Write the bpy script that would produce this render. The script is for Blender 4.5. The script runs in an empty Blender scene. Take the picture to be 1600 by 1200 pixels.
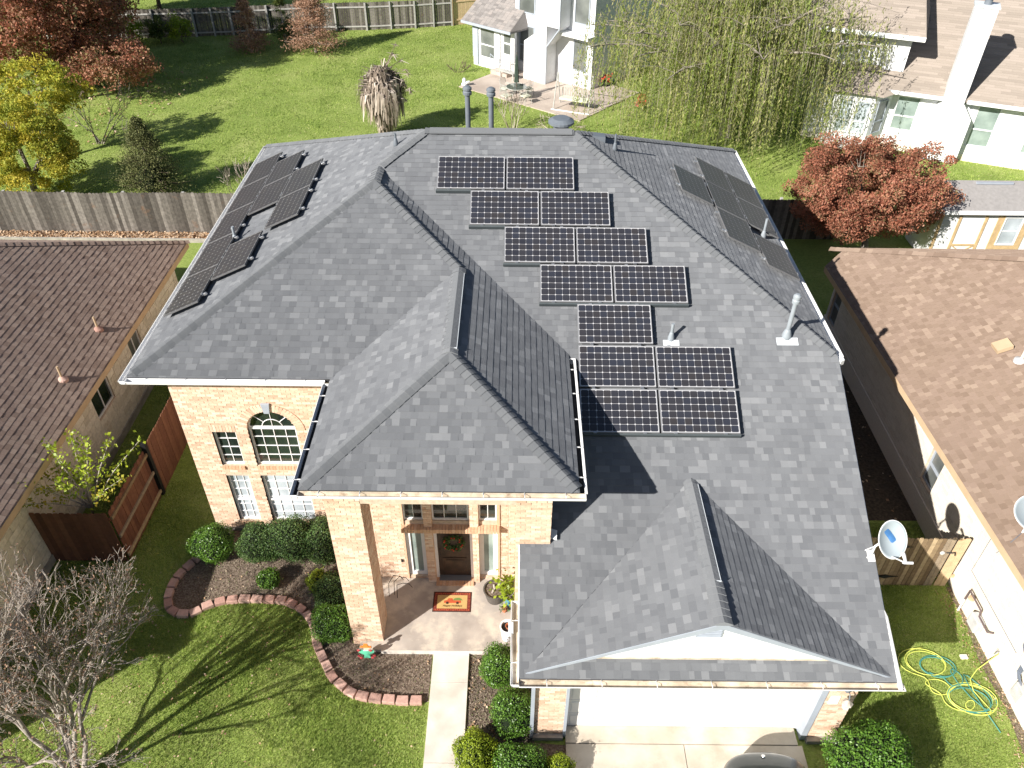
import bpy, math, random
import numpy as np
from mathutils import Vector, Matrix
SC = bpy.context.scene
COL = SC.collection
R = math.radians
# ---------------------------------------------------------------- camera
CAM = Vector((1.3038, -13.8102, 16.0064))
PT, YW, RL = .6909, -.0013, .0087
fw = Vector((math.sin(YW)*math.cos(PT), math.cos(YW)*math.cos(PT), -math.sin(PT)))
rt = Vector((math.cos(YW), -math.sin(YW), 0)); up = rt.cross(fw)
r2 = rt*math.cos(RL)+up*math.sin(RL); u2 = up*math.cos(RL)-rt*math.sin(RL)
cd = bpy.data.cameras.new('camera'); cam = bpy.data.objects.new('camera', cd); COL.objects.link(cam)
M = Matrix((r2, u2, -fw)).transposed().to_4x4(); M.translation = CAM
cam.matrix_world = M
cd.sensor_width = 36; cd.lens = 1226.97/1600*36; cd.clip_end = 600; cd.clip_start = .1
SC.camera = cam
# ---------------------------------------------------------------- sky, sun, exposure
SUN_EL, SUN_AZ = 31.6, 41.0            # shadows run towards +x+y at 41 degrees from +x
w = bpy.data.worlds.new('World'); SC.world = w; w.use_nodes = True
nt = w.node_tree; bg = nt.nodes['Background']
sky = nt.nodes.new('ShaderNodeTexSky'); sky.sky_type = 'NISHITA'; sky.sun_disc = False
sky.sun_elevation = R(SUN_EL)
sky.sun_rotation = R(270-SUN_AZ)        # the sun stands where the shadows point away from
sky.altitude = 250
nt.links.new(sky.outputs[0], bg.inputs[0]); bg.inputs[1].default_value = .05
sl = bpy.data.lights.new('sun', 'SUN'); sl.energy = 5.0; sl.angle = R(.53); sl.color = (1, .95, .87)
so = bpy.data.objects.new('sun', sl); COL.objects.link(so)
sd = Vector((math.cos(R(SUN_EL))*math.cos(R(SUN_AZ)), math.cos(R(SUN_EL))*math.sin(R(SUN_AZ)), -math.sin(R(SUN_EL))))
so.rotation_euler = sd.to_track_quat('-Z', 'Y').to_euler(); so.location = (-20, -30, 40)
vs = SC.view_settings; vs.view_transform = 'Standard'; vs.look = 'None'; vs.exposure = .9; vs.gamma = 1; vs.use_curve_mapping = False

# ---------------------------------------------------------------- materials
def N(nt, t, **kw):
    n = nt.nodes.new(t)
    for k, v in kw.items(): setattr(n, k, v)
    return n
def mat(name, ramp, rough=.8, src='noise', scale=6, amount=.18, bump=0, bscale=40, metal=0, spec=.3, trans=0, detail=4, dirt=None, coat=0):
    """src: noise (blotches), rnd (per piece attribute), obj (per object), both (rnd + blotches)"""
    m = bpy.data.materials.new(name); m.use_nodes = True; nt = m.node_tree; b = nt.nodes['Principled BSDF']
    L = nt.links.new
    b.inputs['Roughness'].default_value = rough; b.inputs['Metallic'].default_value = metal
    b.inputs['Specular IOR Level'].default_value = spec
    if coat: b.inputs['Coat Weight'].default_value = coat
    if 'shingle' in name or 'cap' in name: b.inputs['Diffuse Roughness'].default_value = 1.0
    tc = N(nt, 'ShaderNodeTexCoord')
    no = N(nt, 'ShaderNodeTexNoise'); no.inputs['Scale'].default_value = scale; no.inputs['Detail'].default_value = detail
    L(tc.outputs['Object'], no.inputs['Vector'])
    if not isinstance(ramp[0], (tuple, list)): ramp = [ramp]
    cr = N(nt, 'ShaderNodeValToRGB'); e = cr.color_ramp.elements
    while len(e) < len(ramp): e.new(.5)
    if len(ramp) == 1: e[0].color = e[1].color = (*ramp[0], 1)
    else:
        for i, c in enumerate(ramp): e[i].position = i/(len(ramp)-1); e[i].color = (*c, 1)
    if src in ('rnd', 'both'):
        at = N(nt, 'ShaderNodeAttribute'); at.attribute_name = 'rnd'; L(at.outputs['Fac'], cr.inputs[0])
    elif src == 'obj':
        oi = N(nt, 'ShaderNodeObjectInfo'); L(oi.outputs['Random'], cr.inputs[0])
    else:
        mr = N(nt, 'ShaderNodeMapRange'); mr.inputs[1].default_value = .3; mr.inputs[2].default_value = .7
        L(no.outputs['Fac'], mr.inputs[0]); L(mr.outputs[0], cr.inputs[0])
    out = cr.outputs[0]
    # value variation
    mr2 = N(nt, 'ShaderNodeMapRange'); mr2.inputs[1].default_value = .25; mr2.inputs[2].default_value = .75
    mr2.inputs[3].default_value = 1-amount; mr2.inputs[4].default_value = 1+amount
    L(no.outputs['Fac'], mr2.inputs[0])
    mx = N(nt, 'ShaderNodeVectorMath', operation='SCALE'); L(out, mx.inputs[0]); L(mr2.outputs[0], mx.inputs['Scale']); out = mx.outputs[0]
    if dirt:
        col, sc, lo, hi, amt = dirt
        n2 = N(nt, 'ShaderNodeTexNoise'); n2.inputs['Scale'].default_value = sc; n2.inputs['Detail'].default_value = 6
        n2.inputs['Roughness'].default_value = .65
        L(tc.outputs['Object'], n2.inputs['Vector'])
        m3 = N(nt, 'ShaderNodeMapRange'); m3.inputs[1].default_value = lo; m3.inputs[2].default_value = hi; m3.inputs[4].default_value = amt
        L(n2.outputs['Fac'], m3.inputs[0])
        mi = N(nt, 'ShaderNodeMix', data_type='RGBA'); L(m3.outputs[0], mi.inputs[0]); L(out, mi.inputs[6]); mi.inputs[7].default_value = (*col, 1)
        out = mi.outputs[2]
    L(out, b.inputs['Base Color'])
    if bump:
        nb = N(nt, 'ShaderNodeTexNoise'); nb.inputs['Scale'].default_value = bscale; nb.inputs['Detail'].default_value = 3
        L(tc.outputs['Object'], nb.inputs['Vector'])
        bp = N(nt, 'ShaderNodeBump'); bp.inputs['Strength'].default_value = bump; bp.inputs['Distance'].default_value = .02
        L(nb.outputs['Fac'], bp.inputs['Height']); L(bp.outputs[0], b.inputs['Normal'])
    if trans:
        tr = N(nt, 'ShaderNodeBsdfTranslucent'); ms = N(nt, 'ShaderNodeMixShader'); ms.inputs[0].default_value = trans
        L(out, tr.inputs[0]); L(b.outputs[0], ms.inputs[1]); L(tr.outputs[0], ms.inputs[2])
        L(ms.outputs[0], nt.nodes['Material Output'].inputs[0])
    return m
def glass_mat(name, col, rough=.04):
    m = mat(name, col, rough=rough, amount=.25, scale=1.2, spec=1.0)
    return m
MT = dict(
 shingle=mat('asphalt_shingle_grey', [(.122,.129,.142),(.152,.159,.173),(.168,.176,.19),(.186,.194,.208),(.228,.236,.25)], .8, 'both', 300, .14, .3, 500, spec=.3, dirt=((.125,.13,.14), .45, .45, .72, .45)),
 cap=mat('ridge_cap_grey', [(.14,.148,.16),(.175,.183,.195)], .92, 'both', 250, .14, .3, 400, spec=.22),
 deck=mat('roof_underlay', (.03,.03,.033), .95),
 brown=mat('asphalt_shingle_brown', [(.22,.155,.125),(.31,.23,.19),(.38,.29,.24),(.3,.22,.185)], .95, 'both', 200, .2, .3, 300, spec=.1, dirt=((.31,.24,.21), .6, .4, .7, .4)),
 tan=mat('asphalt_shingle_tan', [(.165,.118,.09),(.21,.155,.12),(.23,.17,.135),(.275,.21,.165)], .95, 'both', 160, .14, .3, 300, spec=.1, dirt=((.2,.145,.118), .8, .42, .7, .4)),
 farroof=mat('asphalt_shingle_pinkgrey', [(.2,.185,.18),(.28,.26,.25),(.32,.29,.275)], .95, 'both', 60, .14, spec=.1),
 beigeroof=mat('asphalt_shingle_beige', [(.25,.215,.185),(.29,.25,.215),(.32,.275,.24)], .95, 'both', 60, .1, spec=.1),
 shedroof=mat('roll_roofing_grey', [(.25,.24,.235),(.3,.285,.28)], .95, 'both', 8, .12),
 brick=mat('brick_peach', [(.54,.35,.25),(.63,.44,.32),(.68,.49,.365),(.71,.54,.41),(.74,.61,.49)], .88, 'both', 25, .14, .35, 120, spec=.2, dirt=((.66,.54,.42), 2.5, .5, .75, .4)),
 brickorange=mat('brick_trim_orange', [(.56,.34,.215),(.62,.4,.26),(.67,.46,.32)], .88, 'both', 25, .12, .35, 120, spec=.2),
 mortar=mat('mortar', [(.5,.39,.3),(.58,.47,.37)], .95, 'noise', 12, .1),
 stone=mat('limestone_cream', [(.66,.6,.49),(.73,.67,.56),(.78,.72,.61),(.82,.76,.65)], .92, 'both', 14, .16, .4, 60, dirt=((.36,.2,.09), 1.1, .6, .75, .6)),
 whitebrick=mat('painted_brick_cream', [(.66,.6,.52),(.72,.66,.58),(.76,.7,.62)], .9, 'both', 20, .08, .3, 90),
 white=mat('white_paint', [(.74,.75,.76),(.8,.8,.8)], .5, 'noise', 3, .05, dirt=((.5,.45,.38), 3, .62, .8, .35)),
 whitewarm=mat('garage_door_white', [(.78,.77,.75),(.82,.81,.79)], .5, 'noise', 2, .04),
 trimgrey=mat('grey_trim_paint', (.34,.375,.43), .5, 'noise', 3, .08),
 concreteb=mat('foundation_concrete', [(.3,.28,.25),(.4,.37,.33)], .95, 'noise', 4, .15),
 fasciaw=mat('gutter_white', (.78,.78,.78), .35, 'noise', 4, .05),
 gutterin=mat('gutter_inside_stained', [(.5,.42,.32),(.66,.58,.47)], .6, 'noise', 3, .2, dirt=((.2,.13,.08), 5, .55, .7, .7)),
 fasciatan=mat('fascia_tan', (.5,.37,.24), .7, 'noise', 3, .1),
 gunmetal=mat('vent_pipe_grey', (.14,.16,.185), .55, 'noise', 5, .1, spec=.5),
 galv=mat('vent_painted_light_grey', (.27,.3,.33), .5, 'noise', 5, .1, spec=.5),
 flash=mat('flashing_white', (.62,.66,.7), .45, 'noise', 6, .12),
 frame2=mat('panel_frame_dark', (.13,.13,.135), .4, spec=.3), frame=mat('panel_frame_aluminium', (.5,.5,.51), .4, 'noise', 8, .05, metal=.6, spec=.5),
 back2=mat('panel_backsheet_side', (.36,.35,.34), .4, spec=.2), back=mat('panel_backsheet', (.5,.5,.52), .3, 'noise', 8, .02, spec=.5, coat=.4),
 cell=mat('solar_cell', [(.026,.027,.036),(.034,.033,.038),(.03,.033,.046),(.038,.035,.037)], .22, 'obj', 3, .12, spec=.4, coat=.3),
 cellj=mat('solar_cell_side', [(.04,.038,.042),(.05,.046,.046)], .3, 'rnd', 3, .12, spec=.25),
 skirt=mat('panel_edge_skirt', (.06,.072,.078), .5, 'noise', 6, .1),
 clamp=mat('clamp_metal', (.55,.56,.58), .35, 'noise', 6, .1, metal=.8),
 concrete=mat('concrete_slab', [(.5,.44,.36),(.6,.54,.46)], .9, 'noise', 1.6, .1, .25, 90, detail=9, dirt=((.36,.3,.23), 1.7, .48, .72, .6)),
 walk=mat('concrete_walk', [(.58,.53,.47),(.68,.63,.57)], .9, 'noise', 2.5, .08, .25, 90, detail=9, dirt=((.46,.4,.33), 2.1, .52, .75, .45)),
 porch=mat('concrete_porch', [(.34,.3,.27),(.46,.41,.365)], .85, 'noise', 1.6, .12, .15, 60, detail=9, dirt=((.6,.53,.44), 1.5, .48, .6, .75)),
 patio=mat('concrete_patio', [(.4,.33,.28),(.5,.43,.37)], .9, 'noise', .6, .1, dirt=((.3,.24,.2), 1.0, .5, .75, .5)),
 blockpink=mat('edging_block_pink', [(.38,.22,.18),(.48,.3,.25),(.56,.37,.31)], .92, 'both', 15, .16, .4, 60, dirt=((.16,.13,.11), 4, .58, .75, .6)),
 soil=mat('garden_soil', [(.1,.075,.055),(.165,.125,.095),(.235,.19,.15)], 1, 'noise', 24, .3, .8, 60, detail=8),
 shadesoil=mat('soil_painted_shade', [(.05,.038,.028),(.09,.07,.05)], 1, 'noise', 14, .25, .6, 40), leafsoil=mat('leaf_litter_ground', [(.2,.12,.08),(.32,.21,.14)], 1, 'noise', 14, .25, .6, 40),  # side yard soil: the alley's deep shade is put into its colour
 mulch=mat('mulch_chips', [(.085,.06,.045),(.17,.125,.095),(.29,.235,.19),(.13,.16,.05)], 1, 'rnd', 5, .2),
 wtwig=mat('willow_twig_pale', (.42,.38,.28), .9), deadleaf=mat('fallen_leaves', [(.3,.17,.09),(.42,.27,.16),(.5,.36,.24),(.62,.5,.38)], .9, 'rnd', 5, .1, trans=.15),
 grassb=mat('grass_blades', [(.2,.29,.06),(.33,.43,.1),(.46,.52,.17),(.66,.62,.36)], .7, 'rnd', .9, .35, spec=.25, trans=.5),
 fence=mat('weathered_fence_grey', [(.06,.053,.046),(.105,.094,.083),(.155,.14,.124),(.225,.205,.185)], .95, 'both', 9, .32, dirt=((.3,.14,.06), 1.5, .6, .8, .5)),
 fencered=mat('stained_fence_redbrown', [(.11,.045,.028),(.15,.062,.038),(.19,.085,.05)], .85, 'both', 10, .2),
 fencetan=mat('cedar_fence_tan', [(.16,.11,.065),(.3,.22,.13),(.42,.32,.2),(.25,.2,.15)], .9, 'both', 12, .22),
 fencenew=mat('new_cedar_fence', [(.5,.36,.22),(.58,.43,.27)], .9, 'both', 8, .15),
 post=mat('fence_post_grey', (.4,.39,.37), .9, 'noise', 8, .2),
 blackmetal=mat('black_metal', (.02,.02,.022), .5, 'noise', 8, .1),
 leafbox=mat('boxwood_leaf', [(.045,.11,.014),(.085,.19,.022),(.14,.27,.035),(.21,.35,.06)], .38, 'rnd', 2, .2, spec=.5, trans=.25),
 leafholly=mat('holly_leaf', [(.035,.075,.022),(.065,.13,.034),(.11,.185,.05),(.2,.24,.09)], .5, 'rnd', 2, .2, spec=.35, trans=.2),
 leafyel=mat('yellow_green_shrub_leaf', [(.18,.25,.018),(.28,.37,.026),(.42,.48,.045)], .45, 'rnd', 2, .15, spec=.4, trans=.3),
 core=mat('shrub_core', (.008,.014,.005), 1),  # near-black: shade deep between the leaves is put into the colour
 willow=mat('willow_leaf', [(.15,.22,.045),(.24,.31,.065),(.33,.38,.1),(.4,.4,.15),(.46,.4,.24)], .6, 'rnd', .35, .25, spec=.3, trans=.5),
 redleaf=mat('crape_myrtle_red_leaf', [(.14,.1,.05),(.28,.11,.07),(.4,.15,.09),(.46,.23,.15),(.24,.2,.09)], .6, 'rnd', .6, .2, spec=.3, trans=.3),
 redleaf2=mat('autumn_red_leaf', [(.12,.11,.045),(.26,.11,.07),(.4,.15,.09),(.48,.27,.18),(.26,.24,.09)], .65, 'rnd', .5, .25, trans=.3),
 purleaf=mat('plum_leaf', [(.07,.045,.045),(.16,.1,.095),(.25,.18,.17)], .65, 'rnd', .5, .25, trans=.2),
 yelleaf=mat('autumn_yellow_leaf', [(.2,.25,.035),(.38,.4,.05),(.52,.46,.06),(.62,.5,.08)], .6, 'rnd', .6, .2, trans=.4),
 grnleaf=mat('green_tree_leaf', [(.05,.08,.02),(.1,.14,.03),(.17,.2,.05)], .6, 'rnd', .6, .2, trans=.3),
 conifer=mat('conifer_foliage', [(.03,.04,.015),(.08,.095,.03),(.16,.17,.06),(.24,.24,.1)], .7, 'rnd', 1.5, .2, trans=.1),
 rust=mat('bald_cypress_rust', [(.22,.12,.08),(.36,.21,.14),(.46,.3,.21)], .8, 'rnd', 1, .2, trans=.25),
 thatch=mat('dead_frond_thatch', [(.1,.08,.06),(.25,.2,.16),(.42,.35,.29),(.62,.55,.48)], .9, 'rnd', 2, .2, trans=.1),
 barktwig=mat('bare_twig_grey', [(.22,.185,.16),(.37,.325,.285)], .95, 'noise', 9, .25), bark=mat('bark_grey', [(.17,.145,.12),(.28,.25,.215)], .95, 'noise', 9, .25, .3, 40),
 barkpale=mat('bark_pale', [(.33,.29,.25),(.5,.45,.4)], .9, 'noise', 9, .2),
 barkbrown=mat('bark_brown', [(.09,.065,.045),(.16,.12,.09)], .95, 'noise', 8, .25),
 seed=mat('dry_seed_heads', [(.18,.11,.08),(.3,.18,.12),(.36,.27,.2)], .9, 'rnd', 3, .2, trans=.2),
 glassd=glass_mat('window_glass_dark', [(.008,.012,.012),(.03,.045,.035)]),
 glassl=glass_mat('window_glass_blinds', [(.36,.41,.45),(.5,.55,.6)], .12),
 glassg=glass_mat('window_glass_screen', [(.1,.11,.11),(.15,.16,.155)], .35),
 glasst=glass_mat('window_glass_shade', [(.2,.26,.245),(.3,.36,.335)], .2),
 door=mat('front_door_dark_wood', [(.035,.022,.015),(.07,.042,.026)], .5, 'noise', 5, .25, spec=.5),
 black=mat('matte_black', (.012,.012,.013), .6),
 matred=mat('doormat_red', [(.17,.03,.02),(.24,.06,.035)], .95, 'noise', 30, .3),
 mattan=mat('doormat_straw', (.5,.33,.13), .95, 'noise', 60, .2),
 matbrown=mat('doormat_dark_border', (.05,.02,.015), .95),
 matgreen=mat('doormat_green_print', (.16,.22,.06), .95),
 matorange=mat('doormat_truck_red_print', (.46,.09,.035), .95),
 terracotta=mat('terracotta', (.5,.19,.1), .85, 'noise', 10, .15),
 whitepot=mat('white_glazed_pot', (.75,.76,.8), .3),
 bluepot=mat('blue_glazed_pot', (.1,.3,.42), .3),
 barrel=mat('dark_plastic_barrel', (.1,.09,.08), .55, 'noise', 6, .2),
 orange=mat('scarecrow_orange', (.7,.22,.04), .7), mint=mat('scarecrow_mint', (.12,.52,.33), .7), crossred=mat('flower_red', (.4,.05,.06), .8), skin=mat('scarecrow_face', (.7,.5,.34), .8),
 dish=mat('dish_grey_white', (.33,.38,.41), .4, 'noise', 3, .04), dishblue=mat('dish_decal_blue', (.06,.17,.38), .45), dishw=mat('dish_bracket_white', (.72,.72,.72), .4),
 hosey=mat('hose_yellow', (.55,.6,.13), .45), hoseg=mat('hose_green', (.07,.26,.22), .45),
 pipeblk=mat('gas_pipe_dark', (.12,.09,.09), .6), meter=mat('gas_meter_grey', (.5,.5,.5), .5), cable=mat('cable_dark', (.13,.15,.19), .6),
 car=mat('car_paint_graphite', (.045,.05,.05), .3, 'noise', 2, .03, metal=.5, spec=.6, coat=1), chrome=mat('chrome', (.8,.8,.8), .12, metal=1), tyre=mat('tyre', (.015,.015,.015), .9), lamp=mat('headlight_glass', (.5,.52,.55), .1, coat=1), carglass=glass_mat('car_glass', (.01,.012,.014)),
 umb=mat('umbrella_green', (.07,.1,.08), .8), wire=mat('patio_metal_pale', (.4,.4,.38), .5), tableglass=glass_mat('table_glass', (.1,.12,.1)), cushion=mat('cushion_pale', (.6,.6,.48), .9), greywood=mat('shed_trim_tan', (.5,.36,.2), .8),
 wallwhite=mat('siding_white', [(.66,.67,.69),(.72,.725,.74)], .7, 'noise', 2, .03), red=mat('berry_red', (.5,.03,.02), .5),
)
def grass_material():
    m = bpy.data.materials.new('lawn_ground'); m.use_nodes = True; nt = m.node_tree; b = nt.nodes['Principled BSDF']; L = nt.links.new
    b.inputs['Roughness'].default_value = .95; b.inputs['Specular IOR Level'].default_value = .1
    tc = N(nt, 'ShaderNodeTexCoord')
    def noise(s, d, r=.5):
        n = N(nt, 'ShaderNodeTexNoise'); n.inputs['Scale'].default_value = s; n.inputs['Detail'].default_value = d; n.inputs['Roughness'].default_value = r
        L(tc.outputs['Object'], n.inputs['Vector']); return n.outputs['Fac']
    cr = N(nt, 'ShaderNodeValToRGB'); e = cr.color_ramp.elements
    e[0].position = .32; e[0].color = (.155,.225,.05,1); e[1].position = .52; e[1].color = (.245,.315,.08,1)
    x = e.new(.64); x.color = (.35,.385,.14,1); x = e.new(.78); x.color = (.43,.41,.22,1)
    mxn = N(nt, 'ShaderNodeMix'); mxn.inputs[0].default_value = .45; L(noise(.35, 8, .62), mxn.inputs[2]); L(noise(14, 5, .7), mxn.inputs[3])
    L(mxn.outputs[0], cr.inputs[0])
    mr = N(nt, 'ShaderNodeMapRange'); mr.inputs[1].default_value = .3; mr.inputs[2].default_value = .7; mr.inputs[3].default_value = .7; mr.inputs[4].default_value = 1.3
    L(noise(9, 6, .8), mr.inputs[0])
    sc = N(nt, 'ShaderNodeVectorMath', operation='SCALE'); L(cr.outputs[0], sc.inputs[0]); L(mr.outputs[0], sc.inputs['Scale'])
    L(sc.outputs[0], b.inputs['Base Color'])
    bp = N(nt, 'ShaderNodeBump'); bp.inputs['Strength'].default_value = .6; bp.inputs['Distance'].default_value = .062
    L(noise(22, 4, .7), bp.inputs['Height']); L(bp.outputs[0], b.inputs['Normal'])
    return m
MT['lawn'] = grass_material()

# ---------------------------------------------------------------- mesh building
class MB:
    """collects faces and links them as ONE object"""
    def __init__(s): s.v = []; s.f = []; s.r = []; s.m = []; s.mi = 0
    def add(s, vs, fs, r=None):
        o = len(s.v); s.v += [tuple(v) for v in vs]
        for f in fs:
            s.f.append(tuple(o+i for i in f)); s.r.append(random.random() if r is None else r); s.m.append(s.mi)
        return s
    def box(s, x0, x1, y0, y1, z0, z1, r=None, open_=()):
        if x0 > x1: x0, x1 = x1, x0
        if y0 > y1: y0, y1 = y1, y0
        if z0 > z1: z0, z1 = z1, z0
        v = [(x0,y0,z0),(x1,y0,z0),(x1,y1,z0),(x0,y1,z0),(x0,y0,z1),(x1,y0,z1),(x1,y1,z1),(x0,y1,z1)]
        f = {'b':(0,3,2,1),'t':(4,5,6,7),'f':(0,1,5,4),'r':(1,2,6,5),'k':(2,3,7,6),'l':(3,0,4,7)}
        rr = random.random() if r is None else r
        return s.add(v, [f[k] for k in f if k not in open_], rr)
    def obox(s, c, ax, ay, az, hx, hy, hz, r=None):
        """oriented box: centre, three unit axes, three half sizes"""
        c = Vector(c); v = []
        for k in (-1, 1):
            for (i, j) in ((-1,-1),(1,-1),(1,1),(-1,1)):
                v.append(c+Vector(ax)*hx*i+Vector(ay)*hy*j+Vector(az)*hz*k)
        rr = random.random() if r is None else r
        return s.add(v, [(0,3,2,1),(4,5,6,7),(0,1,5,4),(1,2,6,5),(2,3,7,6),(3,0,4,7)], rr)
    def prism(s, poly, off, r=None):
        """polygon (list of 3D points) pushed by vector off"""
        n = len(poly); a = [Vector(p) for p in poly]; b = [p+Vector(off) for p in a]
        rr = random.random() if r is None else r
        return s.add(a+b, [tuple(range(n))[::-1], tuple(range(n, 2*n))]+[(i, (i+1) % n, n+(i+1) % n, n+i) for i in range(n)], rr)
    def tube(s, pts, rad, n=8, cap=True, r=None):
        pts = [Vector(p) for p in pts]
        if not isinstance(rad, (list, tuple)): rad = [rad]*len(pts)
        vs, fs = [], []
        ref = None
        for i, p in enumerate(pts):
            d = (pts[min(i+1, len(pts)-1)]-pts[max(i-1, 0)]).normalized()
            if ref is None: ref = d.orthogonal().normalized()
            a = (ref-d*ref.dot(d)); a = a.normalized() if a.length > 1e-6 else d.orthogonal().normalized(); ref = a
            b = d.cross(a)
            for k in range(n):
                t = 2*math.pi*k/n; vs.append(p+(a*math.cos(t)+b*math.sin(t))*rad[i])
        for i in range(len(pts)-1):
            for k in range(n):
                fs.append((i*n+k, i*n+(k+1) % n, (i+1)*n+(k+1) % n, (i+1)*n+k))
        if cap: fs += [tuple(range(n))[::-1], tuple(range((len(pts)-1)*n, len(pts)*n))]
        return s.add(vs, fs, random.random() if r is None else r)
    def lathe(s, c, prof, n=20, ax=(0,0,1), r=None):
        """prof: list of (radius, height) along axis ax from c"""
        c = Vector(c); d = Vector(ax).normalized(); a = d.orthogonal().normalized(); b = d.cross(a); vs = []; fs = []
        for (rad, h) in prof:
            for k in range(n):
                t = 2*math.pi*k/n; vs.append(c+d*h+(a*math.cos(t)+b*math.sin(t))*rad)
        for i in range(len(prof)-1):
            for k in range(n): fs.append((i*n+k, i*n+(k+1) % n, (i+1)*n+(k+1) % n, (i+1)*n+k))
        fs += [tuple(range(n))[::-1], tuple(range((len(prof)-1)*n, len(prof)*n))]
        return s.add(vs, fs, random.random() if r is None else r)
    def build(s, name, mats, parent=None, smooth=False, bevel=0, kind=None, label=None):
        if not s.v: return None
        T = WL.get(parent.name) if parent else None
        me = bpy.data.meshes.new(name)
        v = np.array([tuple(p) for p in s.v], dtype=float)
        if T is not None: v = v-np.array(T)
        me.from_pydata(v.tolist(), [], s.f)
        if not isinstance(mats, (list, tuple)): mats = [mats]
        for m in mats: me.materials.append(MT[m] if isinstance(m, str) else m)
        if len(mats) > 1: me.polygons.foreach_set('material_index', s.m)
        at = me.attributes.new('rnd', 'FLOAT', 'FACE'); at.data.foreach_set('value', s.r)
        if smooth: me.polygons.foreach_set('use_smooth', [True]*len(s.f))
        me.update()
        o = bpy.data.objects.new(name, me); COL.objects.link(o)
        if parent: o.parent = parent; WL[o.name] = T
        else: WL[o.name] = (0, 0, 0)
        if bevel:
            b = o.modifiers.new('bevel', 'BEVEL'); b.width = bevel; b.segments = 2; b.limit_method = 'ANGLE'
        if kind: o['kind'] = kind
        if label: o['label'] = label
        return o
WL = {}       # world location of the empty a part hangs from
def thing(name, loc, label, cat, group=None, kind=None):
    o = bpy.data.objects.new(name, None); COL.objects.link(o); o.location = loc; o.empty_display_size = .2
    o['label'] = label; o['category'] = cat; WL[o.name] = tuple(loc)
    if group: o['group'] = group
    if kind: o['kind'] = kind
    return o
def tag(o, label, cat, group=None):
    o['label'] = label; o['category'] = cat
    if group: o['group'] = group
    return o
def struct(o): o['kind'] = 'structure'; return o
def copy_tree(o, loc, rotz=None, label=None):
    c = o.copy(); COL.objects.link(c); c.location = loc; WL[c.name] = tuple(loc)
    if rotz is not None: c.rotation_euler = (0, 0, rotz)
    if label: c['label'] = label
    for ch in list(o.children):
        d = ch.copy(); COL.objects.link(d); d.parent = c
        for g in list(ch.children):
            e = g.copy(); COL.objects.link(e); e.parent = d
    return c
def npmesh(name, verts, faces_n, mats, parent=None, rnd=None, kind=None, label=None):
    """verts (k*faces_n,3) grouped per face of faces_n corners"""
    nf = len(verts)//faces_n; me = bpy.data.meshes.new(name)
    T = WL.get(parent.name) if parent else None
    if T is not None: verts = verts-np.array(T)
    me.vertices.add(len(verts)); me.vertices.foreach_set('co', verts.astype(np.float32).ravel())
    me.loops.add(len(verts)); me.loops.foreach_set('vertex_index', np.arange(len(verts), dtype=np.int32))
    me.polygons.add(nf); me.polygons.foreach_set('loop_start', np.arange(0, len(verts), faces_n, dtype=np.int32))
    me.update(calc_edges=True)
    at = me.attributes.new('rnd', 'FLOAT', 'FACE')
    at.data.foreach_set('value', (np.random.rand(nf) if rnd is None else rnd).astype(np.float32))
    me.materials.append(MT[mats]); me.validate()
    o = bpy.data.objects.new(name, me); COL.objects.link(o)
    if parent: o.parent = parent
    if kind: o['kind'] = kind
    if label: o['label'] = label
    return o
RNG = np.random.default_rng(7)
def leaves(P, size, aspect=.5, normals=None, spread=1.0, rng=RNG, droop=0, jitter=.35):
    """one rhombic leaf at each point: returns (4n,3) corners"""
    n = len(P); d = rng.normal(size=(n, 3))
    if normals is not None: d = normals+d*spread
    d /= np.linalg.norm(d, axis=1)[:, None]+1e-9
    t = rng.normal(size=(n, 3)); t[:, 2] -= droop*2
    t -= d*(t*d).sum(1)[:, None]; t /= np.linalg.norm(t, axis=1)[:, None]+1e-9
    b = np.cross(d, t); s = size*(1+jitter*rng.uniform(-1, 1, n))[:, None]
    c = np.stack([P-t*s*.5, P+b*s*.5*aspect, P+t*s*.5, P-b*s*.5*aspect], 1)
    return c.reshape(-1, 3)

# ---------------------------------------------------------------- tiles on planes (shingles, bricks, stones)
def clip_half(poly, a, b, c):
    """keep a*x+b*y<=c"""
    out = []; n = len(poly)
    for i in range(n):
        p, q = poly[i], poly[(i+1) % n]; dp = a*p[0]+b*p[1]-c; dq = a*q[0]+b*q[1]-c
        if dp <= 0: out.append(p)
        if dp*dq < 0:
            t = dp/(dp-dq); out.append((p[0]+(q[0]-p[0])*t, p[1]+(q[1]-p[1])*t))
    return out
def clip_convex(poly, conv):
    n = len(conv); ar = sum(conv[i][0]*conv[(i+1) % n][1]-conv[(i+1) % n][0]*conv[i][1] for i in range(n))
    for i in range(n):
        p, q = conv[i], conv[(i+1) % n]
        a, b = (q[1]-p[1]), -(q[0]-p[0])
        if ar < 0: a, b = -a, -b
        poly = clip_half(poly, a, b, a*p[0]+b*p[1])
        if len(poly) < 3: return []
    return poly
def area(p): return abs(sum(p[i][0]*p[(i+1) % len(p)][1]-p[(i+1) % len(p)][0]*p[i][1] for i in range(len(p))))/2
class RoofPlane:
    """polygons given in plan (x, y) on the plane z = z0 + gx*x + gy*y; courses run level"""
    def __init__(s, polys, z0, gx, gy):
        s.polys = polys; s.z0, s.gx, s.gy = z0, gx, gy
        g = math.hypot(gx, gy); s.up = (gx/g, gy/g); s.k = math.sqrt(1+g*g)
        s.n = Vector((-gx, -gy, 1)).normalized()
    def z(s, x, y): return s.z0+s.gx*x+s.gy*y
    def uv(s, x, y):  # u along the eave, v up the slope (metres on the surface)
        return (-x*s.up[1]+y*s.up[0], (x*s.up[0]+y*s.up[1])*s.k)
    def P(s, u, v, h=0):
        w_ = v/s.k; x = -u*s.up[1]+w_*s.up[0]; y = u*s.up[0]+w_*s.up[1]
        return Vector((x, y, s.z(x, y)))+s.n*h
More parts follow.
